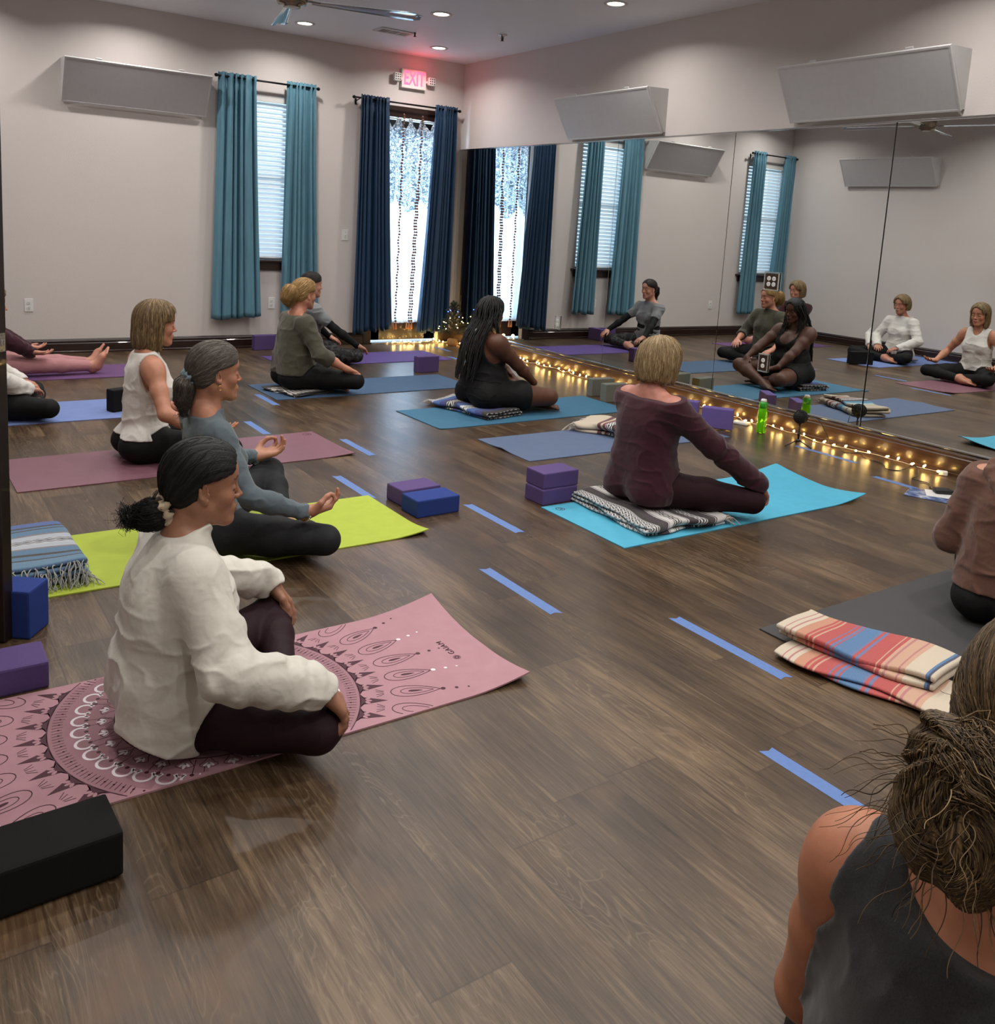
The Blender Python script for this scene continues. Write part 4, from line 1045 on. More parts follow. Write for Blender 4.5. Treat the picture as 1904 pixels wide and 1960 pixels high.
# string lights
m_bulb = emat('warm_bulb', (1, .80, .42), 60)
m_wire = mat('clear_white_wire', (.85, .80, .70), .35, var=0)
def string_lights(label, base, amp, nb, seed, closed=False):
    rnd = np.random.RandomState(seed)
    base = np.array(base, float); seg = np.concatenate([[0], np.cumsum(np.linalg.norm(np.diff(base, axis=0), axis=1))])
    n = nb * 6; s = np.linspace(0, seg[-1], n)
    P = np.stack([np.interp(s, seg, base[:, k]) for k in range(3)], -1)
    w1 = np.interp(s, np.linspace(0, seg[-1], nb), rnd.uniform(-1, 1, nb)); w2 = np.interp(s, np.linspace(0, seg[-1], nb), rnd.uniform(0, 1, nb))
    k = np.hanning(5); k /= k.sum(); w1 = np.convolve(w1, k, 'same'); w2 = np.convolve(w2, k, 'same')
    t = np.gradient(P, axis=0); t /= np.linalg.norm(t, axis=1, keepdims=True); nn = np.stack([-t[:, 1], t[:, 0], 0 * t[:, 0]], -1)
    P = P + nn * (w1 * amp)[:, None]; P[:, 2] = .005 + .022 * w2
    root = empty('string_lights', label, 'string lights')
    V, Fq = tubes(P, .0024, 6); npmesh('wire', V, Fq, m_wire, root)
    for i in range(nb):
        p = Vector(P[min(n - 1, i * 6 + 2)]); d = Vector((rnd.uniform(-1, 1), rnd.uniform(-1, 1), rnd.uniform(.1, 1.0))).normalized()
        bm = bmesh.new(); lathe(bm, [(0, 0), (.0055, .002), (.0062, .012), (.004, .019), (0, .022)], 8, p + d * .010, d)
        bo = obj('bulb', bm, m_bulb, root, True)
        bm = bmesh.new(); cyl(bm, p, p + d * .011, .0045, seg=8); obj('bulb_socket', bm, m_wire, bo, True)
        if i % 2 == 0:
            ld = bpy.data.lights.new('bulb_glow', 'POINT'); ld.energy = .16; ld.color = (1, .66, .26); ld.shadow_soft_size = .02
            lo = bpy.data.objects.new('bulb_glow', ld); COL.objects.link(lo); q = p + d * .05; lo.location = (min(q.x, -.07), min(q.y, -.035), max(.035, q.z))
    return root
string_lights('string of warm lights along the brown mirror baseboard', [(-.09, -.45, 0), (-.08, -1.4, 0), (-.07, -2.6, 0), (-.10, -3.6, 0), (-.09, -4.4, 0), (-.11, -5.2, 0), (-.12, -6.05, 0)], .035, 62, 5)
string_lights('bunched warm lights at the foot of the exit door', [(-.86, -.10, 0), (-.60, -.085, 0), (-.66, -.12, 0), (-.45, -.09, 0), (-.30, -.10, 0), (-.12, -.14, 0), (-.08, -.40, 0)], .03, 20, 9)

# little fir tree in the corner
def small_tree(label, loc, hgt, seed):
    rnd = random.Random(seed); root = empty('small_fir_tree', label, 'decorative tree', loc)
    m_needle = mat('blue_green_needles', (.16, .24, .17), .7, var=.5, vscale=25)
    m_bark = mat('wood_stem', (.35, .22, .12), .8, var=.3)
    bm = bmesh.new(); cyl(bm, (0, 0, .06), (0, 0, hgt * .93), .010, .004, seg=10); obj('trunk', bm, m_bark, root, True)
    bm = bmesh.new(); lathe(bm, [(0, .002), (.055, .002), (.062, .03), (.058, .07), (.04, .085), (0, .085)], 20); obj('burlap_base', bm, mat('burlap', (.55, .40, .24), .95, var=.3, vscale=90), root, True)
    br = []; nd_ = []
    for i in range(46):
        f = i / 46; z = .10 + (hgt - .12) * f; a = i * 2.4; ln = (.155 * (1 - f) + .035) * rnd.uniform(.8, 1.15)
        p0 = np.array([0, 0, z]); d = np.array([math.cos(a), math.sin(a), .45 + .5 * f]); d /= np.linalg.norm(d)
        for s in np.linspace(0, 1, 5)[:-1]: pass
        pts = [p0 + d * ln * s for s in np.linspace(0, 1, 4)]; br.append(pts)
        for k in range(70):
            s = rnd.uniform(.15, 1.03); q = p0 + d * ln * s; v = np.array([rnd.gauss(0, 1) for _ in range(3)]); v -= v.dot(d) * d; v /= np.linalg.norm(v) + 1e-6
            e = q + (v * .85 + d * .7) * rnd.uniform(.014, .024); nd_.append([q, (q + e) / 2, e])
    V, Fq = tubes(np.array(br), np.array([.003, .0026, .002, .0012]), 5); npmesh('branches', V, Fq, m_bark, root)
    V, Fq = tubes(np.array(nd_), np.array([.0013, .0015, .0006]), 3); npmesh('needles', V, Fq, m_needle, root)
    mb = [emat('tree_bulb_warm', (1, .85, .5), 22), emat('tree_bulb_blue', (.25, .35, 1), 22)]
    for i in range(22):
        f = rnd.uniform(0.05, .95); a = rnd.uniform(0, 6.28); r_ = (.14 * (1 - f) + .03); bm = bmesh.new()
        bmesh.ops.create_icosphere(bm, subdivisions=2, radius=.0045); bmesh.ops.translate(bm, vec=(r_ * math.cos(a), r_ * math.sin(a), .12 + (hgt - .1) * f + .3 * r_), verts=bm.verts)
        obj('tree_light', bm, mb[1] if (f > .45 and rnd.random() < .55) else mb[0], root, True)
    return root
small_tree('small lit fir tree with warm and blue lights in the mirror corner', (-.19, -.33, 0), .50, 3)
# ================================================================ PEOPLE: bodies grown from smooth implicit limbs
f32 = np.float32
def _vn(P, s, seed=0):
    """cheap smooth 3-D value noise in [-1,1]"""
    q = P * s + seed * 17.31; i = np.floor(q).astype(np.int64); f = q - i; f = f * f * (3 - 2 * f)
    def h(a, b_, c): 
        n = (a * 73856093) ^ (b_ * 19349663) ^ (c * 83492791); n = (n ^ (n >> 13)) * 1274126177; return ((n & 0xffff) / 32767.5 - 1).astype(f32)
    r = 0
    for dx in (0, 1):
        for dy in (0, 1):
            for dz in (0, 1):
                w_ = (f[..., 0] if dx else 1 - f[..., 0]) * (f[..., 1] if dy else 1 - f[..., 1]) * (f[..., 2] if dz else 1 - f[..., 2])
                r = r + w_ * h(i[..., 0] + dx, i[..., 1] + dy, i[..., 2] + dz)
    return r
def smin(a, b_, k):
    h = np.maximum(k - np.abs(a - b_), 0) / k; return np.minimum(a, b_) - h * h * k * .25
def smax(a, b_, k): return -smin(-a, -b_, k)
def R3(yaw=0, pitch=0, roll=0):
    """columns = local axes; yaw about z, pitch nose-down about y, roll about x"""
    return np.array(Matrix.Rotation(yaw, 3, 'Z') @ Matrix.Rotation(pitch, 3, 'Y') @ Matrix.Rotation(roll, 3, 'X'))
class Prim:
    def __init__(s, kind, k, grp, **p): s.kind = kind; s.k = k; s.grp = grp; s.p = p; s.sub = p.pop('sub', False)
    def __call__(s, P):
        p = s.p
        if s.kind == 'c':
            ab = p['b'] - p['a']; t = np.clip(((P - p['a']) @ ab) / (ab @ ab + 1e-12), 0, 1)
            return np.linalg.norm(P - p['a'] - t[..., None] * ab, axis=-1) - (p['ra'] + (p['rb'] - p['ra']) * t)
        q = (P - p['c']) @ p['R']; r = p['r']
        k0 = np.linalg.norm(q / r, axis=-1); k1 = np.linalg.norm(q / (r * r), axis=-1)
        return k0 * (k0 - 1) / (k1 + 1e-9)
def C_(a, b_, ra, rb, k=.02, g='torso', sub=False): return Prim('c', k, g, a=np.array(a, float), b=np.array(b_, float), ra=ra, rb=rb, sub=sub)
def E_(c, r, k=.02, g='torso', R=None, sub=False): return Prim('e', k, g, c=np.array(c, float), r=np.array(r, float), R=np.eye(3) if R is None else R, sub=sub)
def fold(prims, P):
    d = None
    for p in prims:
        v = p(P)
        if d is None: d = v
        elif p.sub: d = smax(d, -v, p.k)
        else: d = smin(d, v, p.k)
    return d
def sparse(prims, lo, hi, h, margin=.035, extra=None):
    """evaluate the folded field near its surface; returns grid info"""
    B = 8; lo = np.array(lo, float); n = np.ceil((np.array(hi) - lo) / (h * B)).astype(int)
    gi = np.stack(np.meshgrid(*[np.arange(k) for k in n], indexing='ij'), -1).reshape(-1, 3)
    ctr = lo + (gi * B + (B - 1) / 2) * h; hd = h * B * .87
    cd_ = [p(ctr) for p in prims]
    tot = None
    for p, v in zip(prims, cd_):
        if tot is None: tot = v
        elif p.sub: tot = smax(tot, -v, p.k)
        else: tot = smin(tot, v, p.k)
    ex = [p(ctr) for p in (extra or [])]
    near = tot.copy()
    for v in ex: near = np.minimum(near, v)
    keep = (near < hd + margin) & (tot > -(hd + .03)) | ((near < hd + margin) & (np.abs(near) < hd + .03))
    kb = np.nonzero(keep)[0]
    off = np.stack(np.meshgrid(*[np.arange(B)] * 3, indexing='ij'), -1).reshape(-1, 3)
    idx = gi[kb][:, None] * B + off[None]                      # (nb,512,3)
    P = (lo + idx * h)
    def ev(ps, cds, cut):
        T = np.full(P.shape[:2], 1.0); G = {}; TL = np.full(P.shape[:2], 1.0)
        for p, v in zip(ps, cds):
            s = np.nonzero(v[kb] < hd * 2 + cut + p.k)[0]
            if len(s) == 0: continue
            d = p(P[s])
            if p.sub: T[s] = smax(T[s], -d, p.k)
            else:
                T[s] = smin(T[s], d, p.k)
                if p.grp[:2] in ('hi', 'th', 'tl', 'sh'): TL[s] = smin(TL[s], d, p.k)
                g = G.setdefault(p.grp, np.full(P.shape[:2], .5)); g[s] = np.minimum(g[s], d)
        return T, G, TL
    T, G, TL = ev(prims, cd_, .04 + margin)
    L = ev(extra, ex, .04 + margin)[0] if extra else None
    return dict(lo=lo, h=h, n=n * B, idx=idx, P=P, T=T, G=G, TL=TL, L=L, tot=tot, gi=gi, kb=kb, B=B)
def mesh_of(g, F_):
    n = g['n']; B = g['B']
    D_ = np.repeat(np.repeat(np.repeat(g['tot'].reshape(*(n // B)), B, 0), B, 1), B, 2).astype(f32)
    D_[g['tot'].reshape(*(n // B)).repeat(B, 0).repeat(B, 1).repeat(B, 2) > 0] = 1
    i = g['idx']; D_[i[..., 0], i[..., 1], i[..., 2]] = F_
    D_[0] = 1; D_[-1] = 1; D_[:, 0] = 1; D_[:, -1] = 1; D_[:, :, 0] = 1; D_[:, :, -1] = 1
    return nets(D_, g['lo'], g['h'])
def nets(D_, lo, h):
    ins = D_ < 0
    c = np.zeros(tuple(np.array(D_.shape) - 1), np.int8)
    for dx in (0, 1):
        for dy in (0, 1):
            for dz in (0, 1): c += ins[dx:dx + c.shape[0], dy:dy + c.shape[1], dz:dz + c.shape[2]]
    act = np.argwhere((c > 0) & (c < 8)); del c
    if len(act) == 0: return np.zeros((0, 3)), np.zeros((0, 4), int)
    acc = np.zeros((len(act), 3)); cnt = np.zeros(len(act))
    cn = [(x, y, z) for x in (0, 1) for y in (0, 1) for z in (0, 1)]
    val = {q: D_[act[:, 0] + q[0], act[:, 1] + q[1], act[:, 2] + q[2]].astype(float) for q in cn}
    for a in cn:
        for ax in range(3):
            if a[ax]: continue
            b_ = list(a); b_[ax] = 1; b_ = tuple(b_); va, vb = val[a], val[b_]; m = (va < 0) != (vb < 0)
            t = np.where(m, va / np.where(m, va - vb, 1), 0); p = np.array(a, float)[None].repeat(len(act), 0); p[:, ax] += t
            acc[m] += p[m]; cnt[m] += 1
    V = lo + (act + acc / cnt[:, None]) * h
    ids = np.full(D_.shape, -1, np.int32); ids[act[:, 0], act[:, 1], act[:, 2]] = np.arange(len(act))
    Q = []
    for ax in range(3):
        s0 = [slice(1, -1)] * 3; s1 = [slice(1, -1)] * 3; s0[ax] = slice(0, -1); s1[ax] = slice(1, None)
        a, b_ = ins[tuple(s0)], ins[tuple(s1)]; e = np.argwhere(a != b_)
        sgn = a[e[:, 0], e[:, 1], e[:, 2]]; base = e + 1; base[:, ax] -= 1
        u, v = (ax + 1) % 3, (ax + 2) % 3
        def at(du, dv):
            q = base.copy(); q[:, u] -= du; q[:, v] -= dv; return ids[q[:, 0], q[:, 1], q[:, 2]]
        q = np.stack([at(1, 1), at(0, 1), at(0, 0), at(1, 0)], -1); q[~sgn] = q[~sgn][:, ::-1]; Q.append(q)
    Q = np.concatenate(Q); Q = Q[(Q >= 0).all(1)]
    return V, Q

# ---------------------------------------------------------------- head, hand, foot pieces (in metres)
def head_prims(T, sc=1.0, closed=True):
    """T(local points)->world; face looks along local +x"""
    c, M = T
    def e(p, r, k, g='head', rot=None, sub=False):
        Rl = np.eye(3) if rot is None else rot
        return E_(c + M @ (np.array(p) * sc), np.array(r) * sc, k * sc, g, M @ Rl, sub)
    def cc(a, b_, ra, rb, k, g='head', sub=False):
        return C_(c + M @ (np.array(a) * sc), c + M @ (np.array(b_) * sc), ra * sc, rb * sc, k * sc, g, sub)
    L = [e((-.014, 0, .036), (.094, .074, .084), .02), e((-.045, 0, -.005), (.055, .058, .06), .03), e((.028, 0, -.028), (.056, .055, .080), .035)]
    for s in (-1, 1): L += [cc((-.002, s * .048, -.052), (.060, s * .016, -.097), .018, .014, .03)]
    L += [e((.070, 0, -.098), (.018, .020, .016), .02), e((.05, 0, .045), (.036, .055, .045), .03)]
    L += [cc((.074, -.024, .022), (.074, .024, .022), .009, .009, .018)]
    for s in (-1, 1):
        L += [e((.094, s * .031, .001), (.016, .017, .014), .016, sub=True), e((.0685, s * .0305, .0005), (.0145, .0155, .0125), .004),
              cc((.078, s * .042, -.001), (.083, s * .022, -.0045), .0022, .0022, .002),
              e((.055, s * .040, -.028), (.022, .020, .022), .02),
              cc((.083, s * .012, .0245), (.073, s * .046, .0235), .0035, .0028, .006)]
    L += [cc((.079, 0, .014), (.099, 0, -.027), .0055, .0070, .010), e((.100, 0, -.030), (.0095, .0088, .0080), .006)]
    for s in (-1, 1): L += [e((.091, s * .0105, -.033), (.0085, .0058, .0065), .004), e((.0985, s * .0062, -.0415), (.005, .0028, .0035), .002, sub=True)]
    L += [e((.073, 0, -.064), (.018, .027, .022), .014)]
    L += [cc((.0845, -.019, -.0635), (.0915, -.004, -.0590), .0035, .0052, .003), cc((.0845, .019, -.0635), (.0915, .004, -.0590), .0035, .0052, .003),
          cc((.084, -.015, -.068), (.0895, 0, -.0715), .004, .0066, .003), cc((.084, .015, -.068), (.0895, 0, -.0715), .004, .0066, .003),
          cc((.095, -.016, -.0652), (.0955, .016, -.0652), .0014, .0014, .003, sub=True)]
    for s in (-1, 1):
        Re = R3(0, -.18, 0) @ R3(s * .35, 0, 0)
        L += [e((-.008, s * .0735, -.006), (.0175, .0062, .031), .006, 'ear', Re), e((-.005, s * .079, -.002), (.0105, .005, .021), .003, 'ear', Re, True), e((.002, s * .0765, -.031), (.007, .0045, .009), .005, 'ear'), cc((-.018, s * .0785, .012), (-.016, s * .0775, -.020), .0035, .003, .003, 'ear')]
    return L
def hand_prims(wr, fwd, up, side, curl=(.4, .4, .4, .4), spread=.12, thumb='side', sc=1.0, g='hand'):
    """wr wrist, fwd to the fingers, up = back of the hand; side +1 left hand / -1 right hand (thumb direction sign)"""
    fwd = np.array(fwd, float); fwd /= np.linalg.norm(fwd); up = np.array(up, float); up -= up @ fwd * fwd; up /= np.linalg.norm(up)
    lat = np.cross(fwd, up) * side          # toward the thumb
    wr = np.array(wr, float); L = []
    P = lambda x, y, z: wr + (fwd * x + lat * y + up * z) * sc
    L += [C_(P(-.01, 0, 0), P(.02, .0, 0), .025 * sc, .024 * sc, .012, g)]
    for y, r in ((.026, .0135), (.009, .0140), (-.009, .0135), (-.024, .0125)):
        L += [C_(P(.012, y * .6, -.001), P(.084, y * 1.12, 0), .016 * sc, r * sc * .92, .014, g)]
    base = [(.088, .030, .0088, .068, .0), (.092, .0105, .0090, .075, 0), (.088, -.0095, .0086, .070, 0), (.080, -.028, .0078, .054, 0)]
    for i, (x, y, r, ln, _) in enumerate(base):
        a = curl[i]; sp = (1.5 - i) * spread; p = P(x, y, 0); ang = 0; seg = (ln * .46, ln * .30, ln * .24)
        rr = r
        for j, s_ in enumerate(seg):
            ang += a * (.75 if j == 0 else 1.0)
            d = fwd * math.cos(ang) - up * math.sin(ang) + lat * sp * math.cos(ang)
            d /= np.linalg.norm(d); q = p + d * s_ * sc
            L += [C_(p, q, rr * sc, (rr - .0009) * sc, .005 if j else .008, g)]; p = q; rr -= .0007
    tb = P(.022, .026, -.006)
    if thumb == 'side': t1 = P(.052, .052, -.010); t2 = P(.080, .060, -.016); t3 = P(.100, .060, -.022)
    elif thumb == 'touch': t1 = P(.050, .046, -.030); t2 = P(.078, .044, -.046); t3 = P(.098, .036, -.048)
    else: t1 = P(.050, .040, -.026); t2 = P(.080, .040, -.036); t3 = P(.102, .034, -.040)
    L += [C_(tb, t1, .0150 * sc, .0120 * sc, .016, g), C_(t1, t2, .0112 * sc, .0098 * sc, .005, g), C_(t2, t3, .0098 * sc, .0080 * sc, .004, g)]
    return L
def foot_prims(an, heel, toe, up=(0, 0, 1), sc=1.0, g='foot', side=1):
    an, heel, toe = [np.array(q, float) for q in (an, heel, toe)]
    d = toe - heel; ln = np.linalg.norm(d); d /= ln; up = np.array(up, float); up -= up @ d * d; up /= np.linalg.norm(up); lat = np.cross(up, d) * side
    L = [C_(an, heel + up * .012, .036 * sc, .030 * sc, .03, g), C_(an + up * -.005, heel + d * ln * .62 + up * .008, .034 * sc, .026 * sc, .03, g)]
    for y, x, r in ((.026, .70, .020), (.008, .72, .019), (-.010, .69, .018), (-.026, .64, .017)):
        L += [C_(heel + d * ln * .25 + lat * y * .5, heel + d * ln * x + lat * y, .026 * sc, r * sc * .9, .02, g)]
    for y, x, r in ((.030, 1.0, .0115), (.013, .98, .0085), (0, .95, .008), (-.013, .91, .0076), (-.026, .86, .0072)):
        b_ = heel + d * ln * (x - .30) + lat * y; L += [C_(b_, heel + d * ln * (x - .03) + lat * y * 1.12 - up * .004, .0125 * sc, r * sc, .008, g)]
    return L
def two_bone(a, c, l1, l2, pole):
    a, c = np.array(a, float), np.array(c, float); d = c - a; L = np.linalg.norm(d); u = d / L; L = min(L, (l1 + l2) * .998)
    x = (l1 * l1 - l2 * l2 + L * L) / (2 * L); h = math.sqrt(max(1e-6, l1 * l1 - x * x)); pole = np.array(pole, float); pole -= pole @ u * u; pole /= np.linalg.norm(pole)
    return a + u * x + pole * h

# ---------------------------------------------------------------- materials of people
def skin_mat(name, c, red=.12):
    m, nt, b = newmat(name); at = nd(nt, 'ShaderNodeAttribute', attribute_name='col')
    v = coords(nt); f = noise(nt, v, 28, 4, .6)
    c2 = ramp(nt, f, [(.3, (.86, .80, .78)), (.7, (1.06, 1.02, 1.0))])
    nt.links.new(mix(nt, 1.0, at.outputs['Color'], c2, 'MULTIPLY'), b.inputs['Base Color'])
    b.inputs['Roughness'].default_value = .48; b.inputs['Specular IOR Level'].default_value = .38
    b.inputs['Subsurface Weight'].default_value = .12; b.inputs['Subsurface Radius'].default_value = (.012, .004, .002); b.inputs['Subsurface Scale'].default_value = 1.0
    bump(nt, b, noise(nt, v, 380, 2), .12, .0008); return m
def fabric(name, c, rough=.85, bmp=.35, bscale=26, fine=700, sheen=.2, streak=0, heather=0, camo=None):
    m, nt, b = newmat(name); c = lin(c); v = coords(nt)
    n1 = noise(nt, v, 9, 4, .6)
    colr = ramp(nt, n1, [(.3, tuple(x * .93 for x in c)), (.7, tuple(min(1, x * 1.05) for x in c))])
    if heather: colr = mix(nt, math_(nt, 'MULTIPLY', noise(nt, v, 420, 2), heather), colr, tuple(min(1, x * 2.2 + .04) for x in c))
    if camo: colr = mix(nt, ramp(nt, noise(nt, v, 16, 3, .6, 1.4), [(.50, (0, 0, 0)), (.53, (1, 1, 1))]), colr, lin(camo))
    nt.links.new(colr, b.inputs['Base Color']); b.inputs['Roughness'].default_value = rough; b.inputs['Specular IOR Level'].default_value = .25
    b.inputs['Sheen Weight'].default_value = sheen; b.inputs['Sheen Roughness'].default_value = .5
    h = math_(nt, 'ADD', math_(nt, 'MULTIPLY', noise(nt, v, bscale, 2, .45, .3), 1.0), math_(nt, 'MULTIPLY', noise(nt, v, fine, 2), .05))
    bump(nt, b, h, bmp, .012); return m
def hair_mat(name, stops, rough=.5, fs=26, spec=.35):
    """stops: colours from dark strands to light ones"""
    m, nt, b = newmat(name); at = nd(nt, 'ShaderNodeAttribute', attribute_name='strand')
    n1 = noise(nt, at.outputs['Vector'], fs, 4, .75)
    k = len(stops); colr = ramp(nt, n1, [(.30 + .42 * i / max(1, k - 1), lin(s)) for i, s in enumerate(stops)])
    nt.links.new(colr, b.inputs['Base Color']); b.inputs['Roughness'].default_value = rough; b.inputs['Specular IOR Level'].default_value = spec
    bump(nt, b, noise(nt, at.outputs['Vector'], fs * 2.2, 3, .7), .6, .004); return m

def hairshell(name, prims, cut, pole, axis, m, parent, h=.004, amp=.0035, fs=18, hang=None, strands=0, srad=.0007, slen=(.06, .14), K=14, seed=0, curl=0, flow=None, lift=.0012):
    """pole: point the strands radiate from, axis: outward direction there"""
    pole = np.array(pole, float); axis = np.array(axis, float); axis /= np.linalg.norm(axis)
    a1 = np.cross(axis, [.13, .99, .07]); a1 /= np.linalg.norm(a1); a2 = np.cross(axis, a1)
    def sc_(P):
        q = P - pole; x, y = q @ a1, q @ a2; r = np.sqrt(x * x + y * y) + 1e-6; w_ = np.minimum(1, r / .02)
        return np.stack([x / r * w_, y / r * w_, np.linalg.norm(q, axis=-1) * .9], -1)
    def F(P):
        d = fold(prims, P)
        if cut is not None: d = smax(d, cut(P), .008)
        return d - amp * _vn(sc_(P) * [1, 1, .25], fs, seed)
    lo = np.min([(p.p['c'] - p.p['r'].max()) if p.kind == 'e' else np.minimum(p.p['a'], p.p['b']) - max(p.p['ra'], p.p['rb']) for p in prims if not p.sub], axis=0) - .03
    hi = np.max([(p.p['c'] + p.p['r'].max()) if p.kind == 'e' else np.maximum(p.p['a'], p.p['b']) + max(p.p['ra'], p.p['rb']) for p in prims if not p.sub], axis=0) + .03
    g = sparse(prims, lo, hi, h, .02)
    Fv = g['T'].copy()
    if cut is not None: Fv = smax(Fv, cut(g['P']), .008)
    Fv = Fv - amp * _vn(sc_(g['P']) * [1, 1, .25], fs, seed)
    V, Q = mesh_of(g, Fv)
    o = npmesh(name, V, Q, m, parent, attrs={'strand': ('FLOAT_VECTOR', sc_(V) * [1, 1, 1.2])})
    if strands:
        rnd = np.random.RandomState(seed + 5); s = V[rnd.randint(0, len(V), strands)]; ln = rnd.uniform(*slen, strands); st = (ln / K)[:, None]
        paths = [s]; P = s.copy(); rs = rnd.uniform(0, 6.28, strands); e_ = 1e-3
        for k in range(K - 1):
            gr = np.stack([F(P + np.eye(3)[j] * e_) - F(P - np.eye(3)[j] * e_) for j in range(3)], -1); gr /= np.linalg.norm(gr, axis=1, keepdims=True) + 1e-9
            fl = (P - pole) if flow is None else flow(P)
            if hang is not None: fl = fl / (np.linalg.norm(fl, axis=1, keepdims=True) + 1e-9) + np.array([0, 0, -hang])
            fl = fl - (fl * gr).sum(1, keepdims=True) * gr * .92; fl /= np.linalg.norm(fl, axis=1, keepdims=True) + 1e-9
            if curl: fl = fl + curl * np.stack([np.sin(rs + k * .8), np.cos(rs * 1.3 + k * .7), np.sin(rs * 2 + k * .6)], -1)
            P = P + fl * st; d = F(P); gr2 = gr; P = P - gr2 * (d - lift - .0006 * rnd.rand(strands) * (1 + curl * 9))[:, None] * .9
            paths.append(P.copy())
        A = np.stack(paths, 1); taper = np.linspace(1, .35, K)
        if cut is not None:
            A = A[~(cut(A) > .007).any(1)]; strands = len(A); rs = rs[:strands]
        Vt, Ft = tubes(A, srad * taper[None] * rnd.uniform(.6, 1.4, strands)[:, None], 3)
        sid = np.repeat(np.stack([rnd.uniform(-1, 1, strands), rnd.uniform(-1, 1, strands), 0 * rs], -1), K * 3, 0)
        npmesh('hair_strands', Vt, Ft, m, o, attrs={'strand': ('FLOAT_VECTOR', sid * [1.3, 1.3, 1])})
    return o
def loose_strands(name, roots, dirs, m, parent, K=16, length=.12, curl=.3, freq=.6, grav=.5, rad=.0008, seed=0, shrink=.4):
    rnd = np.random.RandomState(seed); n = len(roots); P = np.array(roots, float); d = np.array(dirs, float); d /= np.linalg.norm(d, axis=1, keepdims=True)
    ln = np.broadcast_to(length, n) * rnd.uniform(1 - shrink, 1, n); ph = rnd.uniform(0, 6.28, (n, 3)); A = [P.copy()]; fr = freq * rnd.uniform(.6, 1.4, n)
    for k in range(K - 1):
        w_ = curl * np.stack([np.sin(ph[:, j] + k * fr) for j in range(3)], -1); dd = d + w_ + np.array([0, 0, -grav * (k / K)])
        dd /= np.linalg.norm(dd, axis=1, keepdims=True); P = P + dd * (ln / K)[:, None]; A.append(P.copy())
    A = np.stack(A, 1); Vt, Ft = tubes(A, rad * np.linspace(1, .4, K)[None] * rnd.uniform(.6, 1.4, n)[:, None], 3)
    sid = np.repeat(np.stack([rnd.uniform(-1, 1, n), rnd.uniform(-1, 1, n), 0 * ph[:, 0]], -1), K * 3, 0)
    return npmesh(name, Vt, Ft, m, parent, attrs={'strand': ('FLOAT_VECTOR', sid * [1.3, 1.3, 1])})

